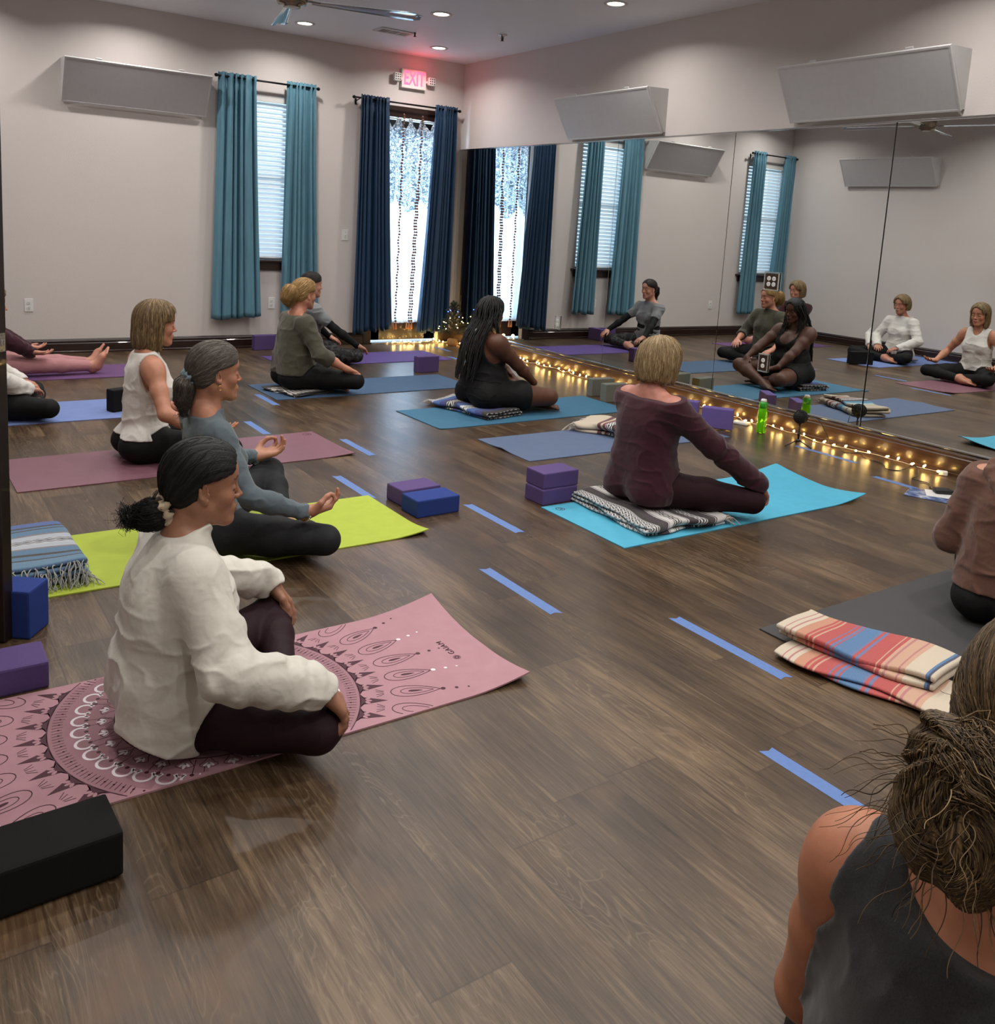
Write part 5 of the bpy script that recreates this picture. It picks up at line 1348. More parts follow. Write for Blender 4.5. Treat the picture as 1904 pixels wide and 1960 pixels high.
# ---------------------------------------------------------------- a seated person
def person(label, loc, yaw, cfg):
    """cfg keys documented by their defaults below; local frame: +x faces forward, +y to the person's left"""
    c = dict(h=.006, s=1.0, seat=.0, lean=.06, slump=0, girth=1.0, limb=1.0, bust=1.0, hipw=1.0, head=(0, 0, 0), skin=(.78, .56, .45), lip=(.62, .36, .32), brow=(.25, .17, .12),
             kneeR=(.37, -.34, .095), kneeL=(.37, .34, .095), ankR=(.24, .03, .055), ankL=(.35, -.04, .06), toeR=(.33, .19, .03), toeL=(.40, -.21, .03),
             wrR=(.30, -.28, .20), wrL=(.30, .28, .20), hR=((1, -.1, -.5), (.4, 0, 1)), hL=((1, .1, -.5), (.4, 0, 1)), curlR=(.45, .45, .45, .45), curlL=(.45, .45, .45, .45), thR='side', thL='side',
             poleR=(-.5, -1, -.3), poleL=(-.5, 1, -.3), shrug=0, neck=.0, feet=True, headsc=1.0, headfwd=0, armlen=1.0)
    c.update(cfg); S_ = c['s']; st = c['seat']; gi = c['girth']; lb = c['limb']
    root = empty('person', label, 'person', loc, yaw)
    ca, sa = math.cos(c['lean']), math.sin(c['lean'])
    def up(p):
        x, y, z = p; t = z / .6; x2 = x + c['slump'] * t * t * .1
        return np.array([x2 * ca + z * sa, y, -x2 * sa * .3 + z * ca])
    Z = lambda p: np.array([p[0], p[1], p[2] + st * max(0, 1 - abs(p[0]) / .35)]) if False else np.array([p[0], p[1], p[2]])
    B_ = []; A = lambda *q: B_.extend(q)
    U = lambda x, y, z: (up((x, y, z)) + [0, 0, st]) * S_
    hw = c['hipw']
    hipR = np.array([.0, -.085 * hw, .10 + st]) * S_; hipL = hipR * [1, -1, 1]
    for s in (-1, 1): A(E_(np.array([-.035, s * .082 * hw, .088 + st]) * S_, np.array([.118, .098 * hw, .090]) * S_, .03, 'hips'))
    A(E_(U(-.005, 0, .16), np.array([.105 * gi, .145 * hw, .10]) * S_, .06, 'hips'))
    A(E_(U(-.005, 0, .27), np.array([.092 * gi, .120 * gi, .12]) * S_, .05))
    A(E_(U(.0, 0, .415), np.array([.098 * gi ** .7, .135 * gi ** .7, .14]) * S_, .05))
    if c['bust']:
        for s in (-1, 1): A(E_(U(.075 * gi ** .5, s * .066, .395), np.array([.05, .055, .055]) * S_ * c['bust'], .035))
    if gi > 1.15: A(E_(U(.05, 0, .24), np.array([.09 * gi, .13 * gi, .10]) * S_, .05))
    shz = .535 + c['shrug']; sw = .158 * gi ** .35
    for s in (-1, 1):
        A(C_(U(-.022, s * .05, .50), U(-.015, s * (sw - .02), shz - .012), .062 * S_, .046 * S_, .05))
        A(C_(U(-.018, s * .02, .60), U(-.012, s * (sw - .035), shz + .004), .040 * S_, .036 * S_, .05))
    hc = U(.035 + c['headfwd'], 0, .748 + c['neck']); Mh = R3(*c['head']); sc = c['headsc'] * S_
    A(C_(U(-.018, 0, .565), hc + Mh @ np.array([-.030, 0, -.045]) * sc, .052 * S_ * gi ** .3, .046 * S_, .025, 'neck'))
    if gi < 1.3:
        for s in (-1, 1): A(C_(U(.04, s * .02, .535), hc + Mh @ np.array([-.02, s * .05, -.05]) * sc, .012 * S_, .012 * S_, .03, 'neck'))
    A(*head_prims((hc, Mh), sc))
    J = {}
    for nm, s in (('R', -1), ('L', 1)):
        sh = U(-.012, s * sw, shz - .008); wr = np.array(c['wr' + nm]) * S_
        el = two_bone(sh, wr, .275 * S_ * c['armlen'], .245 * S_ * c['armlen'], c['pole' + nm]); J['sh' + nm], J['el' + nm], J['wr' + nm] = sh, el, wr
        mid = sh + (el - sh) * .52
        A(E_(sh + (el - sh) * .12, np.array([.052, .052, .060]) * S_ * lb, .04, 'ua' + nm))
        A(C_(sh, mid, .048 * S_ * lb, .043 * S_ * lb, .035, 'ua' + nm)); A(C_(mid, el, .043 * S_ * lb, .035 * S_ * lb, .02, 'um' + nm))
        m2 = el + (wr - el) * .35; A(C_(el, m2, .035 * S_ * lb, .038 * S_ * lb ** .7, .02, 'fa' + nm)); A(C_(m2, wr, .038 * S_ * lb ** .7, .0235 * S_, .02, 'fa' + nm))
        A(*hand_prims(wr, *c['h' + nm], 1 if nm == 'L' else -1, c['curl' + nm], thumb=c['th' + nm], sc=S_ * c.get('handsc', 1.0), g='hand' + nm, spread=c.get('spread', .12)))
        hip = hipR if s < 0 else hipL; kn = np.array(c['knee' + nm]) * S_; an = np.array(c['ank' + nm]) * S_; J['kn' + nm], J['an' + nm] = kn, an
        m3 = hip + (kn - hip) * .5
        A(C_(hip, m3, .088 * S_ * lb, .076 * S_ * lb, .05, 'th' + nm)); A(C_(m3, kn, .076 * S_ * lb, .056 * S_ * lb ** .6, .03, 'tl' + nm))
        m4 = kn + (an - kn) * .32; A(C_(kn, m4, .055 * S_ * lb ** .6, .055 * S_ * lb ** .6, .02, 'shn' + nm)); A(C_(m4, an, .055 * S_ * lb ** .6, .034 * S_, .02, 'shn' + nm))
        toe = np.array(c['toe' + nm]) * S_; d = toe - an; d /= np.linalg.norm(d); 
        A(*foot_prims(an, an - d * .03 * S_ - np.array([0, 0, .015]), toe, up=c.get('footup' + nm, (-.25, 0, 1)), sc=S_, g='foot' + nm, side=-s))
    J['hc'] = hc; J['Mh'] = Mh; J['sc'] = sc; J['U'] = U
    pts = np.array([hc, J['wrR'], J['wrL'], J['knR'], J['knL'], J['anR'], J['anL'], hipR, hipL, J['elR'], J['elL'], np.array(c['toeR']) * S_, np.array(c['toeL']) * S_])
    lo = pts.min(0) - .20; hi = pts.max(0) + .20; lo[2] = -.02; lo[0] = min(lo[0], -.22)
    loose = c['loose'](J, c) if 'loose' in c else None
    g = sparse(B_, lo, hi, c['h'], .045, loose)
    zf_ = g['P'][..., 2]
    body = smax(g['T'], .0035 - zf_, .006)            # rests on the mat
    V, Q = mesh_of(g, body)
    # colour of the skin itself: lips, brows, lashes, nails stay where they are
    q = ((V - hc) @ Mh) / sc; col = np.ones((len(V), 4)); col[:, :3] = lin(c['skin'])
    def paint(mask, cc, a=1.0):
        a = np.clip(mask, 0, 1)[:, None] * a; col[:, :3] = col[:, :3] * (1 - a) + np.array(lin(cc)) * a
    e1 = lambda ctr, r: 1 - np.linalg.norm((q - ctr) / r, axis=1)
    sk = np.array(c['skin'])
    for s in (-1, 1):
        paint(e1((.068, s * .045, -.03), (.03, .022, .022)) * 2, (min(1, sk[0] * 1.0), sk[1] * .84, sk[2] * .82), .5)
        t = np.clip((np.abs(q[:, 1]) - .010) / .038, 0, 1); by = .0255 + .006 * np.sin(t * 2.6) - .003 * t
        paint(((q[:, 0] > .045) & (q[:, 1] * s > .009) & (q[:, 1] * s < .050)) * (1 - np.abs(q[:, 2] - by) / (.0042 * (1.15 - t * .6))) * 3, c['brow'], .85)
        paint(((q[:, 0] > .06) & (q[:, 1] * s > .017) & (q[:, 1] * s < .046)) * (1 - np.abs(q[:, 2] + .0035 + .12 * np.abs(q[:, 1] * s - .031)) / .0026) * 2, (.12, .08, .07), .85)
    paint((q[:, 0] > .078) * (1 - np.sqrt((q[:, 1] / .022) ** 2 + ((q[:, 2] + .0655) / .0115) ** 2)) * 3, c['lip'], .8)
    paint(e1((.105, 0, -.03), (.02, .018, .016)) * 1.5, (min(1, sk[0] * 1.02), sk[1] * .88, sk[2] * .86), .5)
    if 'paint' in c: c['paint'](V, J, paint)
    ms = skin_mat('skin', c['skin'])
    npmesh('body', V, Q, ms, root, attrs={'col': ('FLOAT_COLOR', col)})
    for cl in c.get('clothes', []):
        F_ = cl['f'](g, J, c); Vc, Qc = mesh_of(g, smax(F_, .0025 - zf_, .006))
        npmesh(cl['name'], Vc, Qc, cl['m'], root)
    if 'hair' in c: c['hair'](root, J, c)
    if 'extra_parts' in c: c['extra_parts'](root, J, c)
    return root
def gmin(g, names, default=.5):
    r = None
    for k, v in g['G'].items():
        if any(k.startswith(n) for n in names): r = v if r is None else np.minimum(r, v)
    return np.full(g['T'].shape, default) if r is None else r
def plane(P, p, n):
    n = np.array(n, float); n /= np.linalg.norm(n); return (P - p) @ n
def folds(P, J, a=.004, s=7, seed=0, sq=(1, 1, 2.2)):
    w_ = P * np.array(sq) + .05 * np.stack([_vn(P, 7, seed + 3), _vn(P, 7, seed + 4), _vn(P, 7, seed + 5)], -1)
    r1 = 1 - np.abs(_vn(w_, s, seed)); r2 = 1 - np.abs(_vn(w_, s * 1.9, seed + 7))
    return a * (r1 ** 5 * 1.2 - .3) + a * .4 * (r2 ** 5 - .2) + a * .5 * _vn(P, s * .6, seed + 9)
def joint_folds(P, j, a, rad=.09, n=60, axis=None):
    """compression creases round a bent joint"""
    d = np.linalg.norm(P - j, axis=-1); t = (P - j) @ (axis / np.linalg.norm(axis)); return a * np.exp(-(d / rad) ** 2) * np.sin(t * n + 2 * _vn(P, 14, 5))
def top_cloth(sleeve='long', t=.006, neck=.60, necklow=0, hem=.12, loose_k=.05, fa=.004, seed=0, fs=7, tank=None, neck_r=.075, hemdrop=0, cuff=None, fsq=(1, 1, 2.2), back_scoop=0):
    def f(g, J, c):
        P = g['P']; S_ = c['s']; U = J['U']; T = g['T'] - t
        if g['L'] is not None: T = smin(T, g['L'], loose_k)
        nk = np.clip(np.linalg.norm(P - U(0, 0, neck), axis=-1) / .13 - .55, 0, 1); T = T - folds(P, J, fa, fs, seed, fsq) * nk
        if sleeve == 'long':
            for nm in 'RL':
                ax = J['wr' + nm] - J['el' + nm]; T = T - joint_folds(P, J['el' + nm], fa * .9, .10, 75, ax) - joint_folds(P, J['wr' + nm] - ax * .12, fa * .8, .07, 110, ax)
        T = np.minimum(T, g['T'] - t * .85)
        keep = ['torso', 'ua', 'hips', 'neck'] if not tank else ['torso', 'hips', 'neck']
        if sleeve in ('long', 'three', 'elbow'): keep += ['um', 'fa']
        if sleeve == 'cap': keep += ['um']
        inn = gmin(g, keep if g['L'] is None else keep)
        if g['L'] is not None: inn = np.minimum(inn, g['L'] )
        oth = gmin(g, ['hand', 'head', 'ear', 'shn', 'foot', 'th', 'tl'] + ([] if sleeve in ('long', 'three', 'elbow') else ['fa']) + (['ua', 'um'] if tank else []))
        reg = (inn - oth) * .7 - (.016 if sleeve == 'cap' else .004)
        # hem
        hz = plane(P, U(0, 0, hem), (hemdrop, 0, -1)); arm = gmin(g, ['ua', 'um', 'fa']); 
        if sleeve == 'long' or sleeve == 'three' or sleeve == 'elbow' or sleeve == 'cap':
            armz = np.minimum(arm - gmin(g, ['torso', 'hips', 'th', 'tl']), arm - .012 * 0 - .02)
            hz = np.minimum(hz, np.maximum(arm - .028, (arm - gmin(g, ['hips', 'th', 'tl', 'torso'])) * .7 - .004) )
        reg = smax(reg, hz, .004)
        # neck opening: keep what is outside a slanted cone
        nc = hc_ = U(-.012, 0, neck)
        nd_ = neck_r * S_ - np.linalg.norm((P - U(.012 + necklow * .3, 0, neck + .03)) * [.85, 1, 0 if not back_scoop else 0], axis=-1)
        above = plane(P, U(0, 0, neck - .012), (-.28 - necklow, 0, 1))
        reg = smax(reg, smin(above, 9 + 0 * above, .001) if False else np.maximum(above, -9), .004) if not tank else reg
        if sleeve == 'cap':
            for nm in 'RL': reg = smax(reg, np.where(gmin(g, ['um' + nm, 'fa' + nm]) < gmin(g, ['torso']) , plane(P, J['sh' + nm] + (J['el' + nm] - J['sh' + nm]) * c.get('capcut', .62), J['el' + nm] - J['sh' + nm]), -.2), .003)
        if sleeve in ('three', 'elbow'):
            for nm in 'RL':
                cutp = J['el' + nm] + (J['wr' + nm] - J['el' + nm]) * (.42 if sleeve == 'three' else .1)
                reg = smax(reg, np.where(gmin(g, ['fa' + nm, 'hand' + nm]) < .06, plane(P, cutp, J['wr' + nm] - J['el' + nm]), -.2), .003)
        if tank: reg = tank(P, reg, J, c, g)
        return smax(T, reg, .005)
    return f
def pants_cloth(t=.003, waist=.20, ankle=.88, fa=.0008, seed=0, shorts=None, fs=9):
    def f(g, J, c):
        P = g['P']; U = J['U']; T = g['T'] - t - folds(P, J, fa, fs, seed, (1, 1, 1))
        for nm in 'RL': T = T - joint_folds(P, J['kn' + nm] * .8 + J['an' + nm] * .2, fa * 1.2, .08, 90, J['kn' + nm] - J['an' + nm])
        keep = ['hips', 'th'] + (['tl', 'shn'] if not shorts else ['tl'])
        reg = (gmin(g, keep) - gmin(g, ['hand', 'fa', 'foot', 'um', 'ua'] + (['shn'] if shorts else []))) * .7 - .003
        reg = np.minimum(reg, np.where(g['TL'] < .1, g['TL'] - t - .0005, .5)) if not shorts else reg
        T = np.minimum(T, g['TL'] - t * .9)
        tor = plane(P, U(0, 0, waist), (0, 0, 1)); reg = np.where(gmin(g, ['tl', 'shn', 'thR', 'thL']) < gmin(g, ['hips', 'torso']) - .012, reg, np.maximum(reg, tor))
        for nm in 'RL':
            if shorts:
                hip = J['hip' + nm] if 'hip' + nm in J else U(0, -.085 if nm == 'R' else .085, .1)
                reg = smax(reg, np.where(gmin(g, ['tl' + nm, 'th' + nm]) < .09, plane(P, hip + (J['kn' + nm] - hip) * shorts, J['kn' + nm] - hip), -.2), .003)
            else:
                cp = J['kn' + nm] + (J['an' + nm] - J['kn' + nm]) * ankle
                own = gmin(g, ['shn' + nm, 'foot' + nm]); oth_ = gmin(g, ['th', 'tl', 'hips', 'shn' + ('L' if nm == 'R' else 'R')]); reg = np.where(own < oth_, np.maximum(reg, plane(P, cp, J['an' + nm] - J['kn' + nm])), reg)
        return smax(T, reg, .004)
    return f
# ================================================================ THE PEOPLE
H0 = (1, 0, 0)
def hp(J, q): return J['hc'] + J['Mh'] @ (np.array(q, float) * J['sc'])
def hE(J, q, r, k=.02, rot=None, sub=False): return E_(hp(J, q), np.array(r) * J['sc'], k, 'hair', J['Mh'] @ (np.eye(3) if rot is None else rot), sub)
def hC(J, a, b_, ra, rb, k=.02): return C_(hp(J, a), hp(J, b_), ra * J['sc'], rb * J['sc'], k, 'hair')
def hloc(J, P): return ((P - J['hc']) @ J['Mh']) / J['sc']
def cap_prims(J, o=.008): return [hE(J, (-.014, 0, .038), (.094 + o, .074 + o, .084 + o)), hE(J, (-.045, 0, -.005), (.055 + o, .058 + o, .06 + o), .03), hE(J, (.018, 0, .056), (.066 + o * .6, .060 + o, .058 + o * .5), .03)]
def hairline(J, ear=.0, nape=-.082, front=.070, back=.0):
    """cut field > 0 where there is no hair: face oval, round the ears, below the nape"""
    def f(P):
        q = hloc(J, P); x, y, z = q[..., 0], q[..., 1], q[..., 2]
        face = -(np.sqrt(((x - .118) / .090) ** 2 + (y / .074) ** 2 + ((z + .030) / .128) ** 2) - 1) * .07
        temple = np.minimum(.022 - z + (x - .0) * .30, x + .010)       # in front of / below the ear
        below = np.minimum((x + .012) * .79 - (z + .02) * .61, -.015 - z)        # behind the ear down to the nape
        nap = nape - z
        t2 = np.maximum(temple, below)
        return np.maximum(np.maximum(face, t2), nap) * J['sc']
    return f
HM = {}
def pony_hair(mname, stops, tie=(-.098, 0, -.028), tail=None, tail_r=.028, strands=900, tiecol=None, h=.004, fs=22, messy=0, tail_strands=160, tail_len=.12, tdir=(-1, 0, -.8), o=.008, bun=None, tie_r=.021, tcurl=.12, scr=.010):
    def f(root, J, c):
        m = HM.get(mname) or hair_mat(mname, stops); HM[mname] = m
        pr = cap_prims(J, o); pole = hp(J, tie); ax = J['Mh'] @ np.array(tdir, float)
        hs = hairshell('hair', pr, hairline(J), pole, ax, m, root, h, .0018, fs, None, strands, .0006, (.05, .16), 14, 3, flow=lambda P: pole - P, curl=messy * .12, lift=.0003 + messy * .0012)
        # tail
        rnd = np.random.RandomState(7); ax = ax / np.linalg.norm(ax)
        if tail is not None:
            pts = [hp(J, tie)] + [hp(J, p) for p in tail]
            tp = []
            for i in range(len(pts) - 1):
                f0, f1 = i / (len(pts) - 1), (i + 1) / (len(pts) - 1); rr = lambda f_: tail_r * (.45 + 1.1 * math.sin(math.pi * min(1, f_ * .8 + .12))) * (1 - .45 * f_)
                tp.append(C_(pts[i], pts[i + 1], rr(f0) * J['sc'], rr(f1) * J['sc'], .02, 'hair'))
            hairshell('hair_tail', tp, None, pole, pts[-1] - pts[0], m, hs, h, .0045, 34, None, tail_strands, .0008, (.06, .14), 14, 11, flow=lambda P: (pts[-1] - pts[0]) + 0 * P, curl=.25 + messy * .3, lift=.002)
        if tiecol:
            bm = bmesh.new(); R0 = tie_r * J['sc']; n1, n2 = 44, 10; q = Vector((0, 0, 1)).rotation_difference(Vector(ax)).to_matrix(); vs = []
            for i in range(n1):
                a = 2 * math.pi * i / n1; rr = scr * J['sc'] * (1 + .35 * math.sin(a * 9) + .2 * math.sin(a * 5 + 1))
                vs.append([bm.verts.new(Vector(pole) + q @ Vector(((R0 + rr * math.cos(b2)) * math.cos(a), (R0 + rr * math.cos(b2)) * math.sin(a), rr * math.sin(b2) + .002 * math.sin(a * 7)))) for b2 in [2 * math.pi * j / n2 for j in range(n2)]])
            for i in range(n1):
                for j in range(n2): bm.faces.new((vs[i][j], vs[(i + 1) % n1][j], vs[(i + 1) % n1][(j + 1) % n2], vs[i][(j + 1) % n2]))
            obj('hair_tie', bm, tiecol, hs, True)
        if bun: bun(root, J, c, m, hs)
        return hs
    return f
def bob_hair(mname, stops, length=-.11, vol=.016, strands=900, h=.005, part=0.02, fs=20, frontcut=.052, curl=.05, flip=0, wid=.0):
    def f(root, J, c):
        m = HM.get(mname) or hair_mat(mname, stops); HM[mname] = m
        o = vol; L_ = length
        pr = [hE(J, (-.016, 0, .040), (.096 + o, .075 + o, .082 + o)), hE(J, (.012, 0, .056), (.070 + o * .6, .062 + o, .058 + o * .6), .03),
              hE(J, (-.055, 0, (L_ + .02) * .5), (.058 + o, .066 + o + wid, abs(L_) * .5 + .055), .04)]
        for s in (-1, 1): pr.append(hE(J, (-.008, s * (.062 + wid), (L_ + .03) * .5), (.056, .026 + o * .5, abs(L_) * .5 + .045), .03, R3(s * .12)))
        def cut(P):
            q = hloc(J, P); x, y, z = q[..., 0], q[..., 1], q[..., 2]
            face = -(np.sqrt(((x - .120) / .100) ** 2 + (y / .082) ** 2 + ((z + .035) / .134) ** 2) - 1) * .07
            inner = -(np.sqrt(((x - .03) / .095) ** 2 + (y / .058) ** 2 + ((z + .10) / .075) ** 2) - 1) * .05
            bot = (L_ + .012 * np.sin(q[..., 1] * 90) * .3 + .006 * _vn(P, 60, 2)) - z
            return np.maximum(np.maximum(face, inner), np.maximum(bot, np.where(z < .02, x - frontcut, -.1))) * J['sc']
        pole = hp(J, (-.012, part, .125)); ax = J['Mh'] @ np.array([0, 0, 1.0])
        return hairshell('hair', pr, cut, pole, ax, m, root, h, .0045, fs, .9, strands, .0008, (.07, .18), 14, 5, curl=curl, lift=.0012)
    return f

# --- fabrics and colours
f_cream = fabric('cream_sweatshirt_cotton', (.80, .79, .75), .9, .6, 20)
f_plum = fabric('plum_legging_knit', (.14, .055, .085), .7, .2, 30, sheen=0)
f_black = fabric('black_legging_knit', (.045, .045, .05), .75, .2, 30, sheen=0)
f_char = fabric('charcoal_legging_knit', (.13, .135, .145), .75, .2, 30, sheen=0)
f_slate = fabric('slate_grey_top_knit', (.33, .375, .40), .85, .3, 24)
f_white = fabric('white_tank_jersey', (.84, .825, .80), .85, .45, 16)
f_olive = fabric('olive_top_jersey', (.285, .275, .225), .85, .45, 16)
f_grey = fabric('heather_grey_jersey', (.40, .41, .42), .9, .4, 20, heather=.5)
f_blackt = fabric('black_top_jersey', (.035, .035, .042), .75, .4, 14, sheen=0)
f_burg = fabric('burgundy_sweater_knit', (.215, .075, .125), .9, .45, 16)
f_burgd = fabric('dark_burgundy_legging', (.15, .06, .085), .8, .3, 24, sheen=0)
f_brown = fabric('brown_hoodie_fleece', (.335, .225, .18), .95, .5, 18, heather=.35)
f_camo = fabric('camouflage_legging', (.11, .11, .115), .7, .2, 30, sheen=0, camo=(.25, .25, .255))
f_pinkl = fabric('dusty_pink_legging', (.70, .50, .51), .8, .25, 24)
f_tank = fabric('washed_black_tank_jersey', (.115, .115, .12), .9, .45, 12, heather=.5)
f_scr = fabric('patterned_cream_scrunchie', (.72, .66, .56), .9, .5, 60, camo=(.25, .2, .16))
f_scrb = fabric('pale_blue_scrunchie', (.50, .58, .62), .8, .5, 60)
m_pearl = mat('pearl_bead', (.85, .80, .70), .25, var=0, coat=.5)
m_gold = mat('gold_metal', (.85, .65, .35), .25, metal=1, var=0)

def loose_top(chest=1.35, belly=1.5, low=.14, sleeve=.062, slv2=.052, cuff=.034, arms=True, back=.0, side=1.0):
    def f(J, c):
        U = J['U']; S_ = c['s']; gi = c['girth']; L = [E_(U(-.015 - back, 0, .40), np.array([.098 * chest, .135 * chest * side, .155]) * S_ * gi ** .5, .05), E_(U(-.01 - back, 0, low + .09), np.array([.095 * belly, .122 * belly * side, .15]) * S_ * gi ** .6, .06)]
        for s in (-1, 1): L.append(C_(U(-.02, s * .06, .515), U(-.015, s * .15, .51), .062 * S_, .052 * S_, .05))
        if arms:
            for nm in 'RL':
                sh, el, wr = J['sh' + nm], J['el' + nm], J['wr' + nm]
                L += [C_(sh, el, sleeve * S_, slv2 * S_, .04), C_(el, el + (wr - el) * .72, slv2 * S_, slv2 * .88 * S_, .03), C_(el + (wr - el) * .72, el + (wr - el) * .97, slv2 * .88 * S_, cuff * S_, .015)]
        return L
    return f
def beads(name, ctr, axis, R0, r, m, parent, n=22):
    axis = Vector(axis).normalized(); q = Vector((0, 0, 1)).rotation_difference(axis).to_matrix(); bm = bmesh.new()
    for i in range(n):
        a = 2 * math.pi * i / n; p = Vector(ctr) + q @ Vector((R0 * math.cos(a), R0 * math.sin(a), 0))
        g_ = bmesh.ops.create_icosphere(bm, subdivisions=1, radius=r); bmesh.ops.translate(bm, vec=p, verts=g_['verts'])
    return obj(name, bm, m, parent, True)
def earring(root, J, side, m, r=.009, big=0):
    bm = bmesh.new(); p = Vector(hp(J, (-.002, side * .083, -.040))); n1 = 16
    pts = np.array([[p.x + r * math.cos(t), p.y + .0, p.z - r + r * math.sin(t)] for t in np.linspace(0, 2 * np.pi, n1)])
    V, Fq = tubes(pts, .0011, 6); npmesh('earring', V, Fq, m, root)


def tank(armr=.088, army=.185, armz=.50, nz=.605, scoop_b=.0, scoop_f=.09, strapy=None, armx=-.01, bz=.62):
    def f(P, reg, J, c, g):
        U = J['U']; S_ = c['s']
        for s in (-1, 1):
            q = P - U(armx, s * army, armz); d = armr * S_ - np.sqrt((q[..., 0] * .8) ** 2 + q[..., 1] ** 2 + (q[..., 2] * .62) ** 2); reg = smax(reg, d, .004)
        ab = plane(P, U(0, 0, nz), (-.2, 0, 1)); reg = np.maximum(reg, ab)
        for xx, rr in ((-.09, scoop_b), (.09, scoop_f)):
            if rr: 
                q = P - U(xx, 0, nz - .005); reg = smax(reg, np.where((q[..., 0] * (1 if xx > 0 else -1)) > -.07, rr * S_ - np.sqrt((q[..., 1] * .95) ** 2 + (q[..., 2] * (bz if xx < 0 else .62)) ** 2), -.2), .004)
        return reg
    return f
def back_drop(L, J, c, w0=.085, w1=.105, x0=-.04, x1=-.075, zb=.06):
    U = J['U']; S_ = c['s']
    for s in (-1, 1): L.append(C_(U(x0, s * .075, .42), U(x1, s * .095, zb), w0 * S_, w1 * S_, .06))
    return L
def lt_back(fn, **k): return lambda J, c: back_drop(fn(J, c), J, c, **k)

# P5 ------------------------------------------------------------ cream sweatshirt on the mandala mat
person('woman in a cream sweatshirt and plum leggings seated cross-legged on the pink mandala mat', (-4.885, -6.63, .005), -.06, dict(
    h=.0042, s=.92, headsc=1.03, lean=.05, slump=-.06, neck=-.012, head=(-.10, .06, 0), skin=(.60, .44, .35), lip=(.50, .29, .27), brow=(.06, .05, .05),
    wrR=(.295, -.345, .240), hR=((.66, .0, -.74), (.74, -.25, .62)), curlR=(.40, .42, .44, .46), wrL=(.36, .34, .27), hL=((.6, .0, -.8), (.7, .1, .6)), curlL=(.35, .35, .35, .4),
    handsc=1.13, poleR=(-.30, -.8, -1.1), poleL=(-.2, 1, -.9), kneeR=(.30, -.33, .10), kneeL=(.37, .34, .15), ankR=(.22, .05, .055), ankL=(.31, -.02, .06), toeR=(.30, .20, .03), toeL=(.33, -.19, .03),
    loose=lt_back(loose_top(1.42, 1.66, .11, .064, .060, .036, back=.02)),
    clothes=[dict(name='leggings', f=pants_cloth(.003), m=f_plum), dict(name='sweatshirt', f=top_cloth('long', .006, .634, hem=.015, fa=.009, seed=3, fs=5, hemdrop=-.45), m=f_cream)],
    hair=pony_hair('black_hair', [(.010, .010, .013), (.02, .019, .022), (.045, .043, .046)], tie=(-.094, 0, -.066), tail=[(-.118, 0, -.080), (-.145, .003, -.086), (-.166, .006, -.084)], tail_r=.030, strands=500, tiecol=f_scr, h=.004, tail_strands=420, tdir=(-1, 0, -.45), messy=.0, o=.008, tie_r=.030, scr=.016)))

# P4 ------------------------------------------------------------ grey-haired woman on the lime mat
def p4x(root, J, c):
    w = J['wrR']; ax = J['wrR'] - J['elR']
    beads('beaded_bracelet', w + ax * .05, ax, .030, .0052, m_pearl, root, 20); beads('thin_bracelet', w + ax * .01, ax, .032, .003, m_gold, root, 30)
    earring(root, J, -1, m_gold)
person('woman with grey ponytail in a slate long-sleeved top meditating on the lime mat', (-4.405, -5.37, .005), -.02, dict(
    h=.0048, s=.985, lean=-.055, head=(-.02, .02, 0), skin=(.68, .49, .40), lip=(.56, .34, .31), brow=(.30, .25, .21), girth=.97,
    wrR=(.27, -.315, .215), hR=((1, .05, .22), (.05, -.1, -1)), curlR=(1.0, .55, .35, .25), thR='touch', wrL=(.26, .30, .295), hL=((1, .0, .18), (.05, .1, -1)), curlL=(.9, .6, .5, .4), thL='touch',
    poleR=(-.5, -.7, -.8), poleL=(-.5, .7, -.6), kneeR=(.345, -.345, .10), kneeL=(.345, .33, .21), ankL=(.30, .0, .06), handsc=1.08, spread=.2,
    clothes=[dict(name='leggings', f=pants_cloth(.003), m=f_char), dict(name='long_sleeved_top', f=top_cloth('long', .0045, .610, hem=.16, fa=.004, seed=14, fs=9), m=f_slate)],
    hair=pony_hair('grey_streaked_hair', [(.10, .085, .075), (.24, .21, .19), (.40, .37, .34), (.60, .57, .53)], tie=(-.100, 0, -.022), tail=[(-.118, 0, -.05), (-.125, 0, -.10), (-.118, 0, -.150)], tail_r=.030, strands=1600, tiecol=f_scrb, h=.0045, tail_strands=380, tdir=(-1, 0, -.5), o=.010, tie_r=.022, scr=.016),
    extra_parts=p4x))

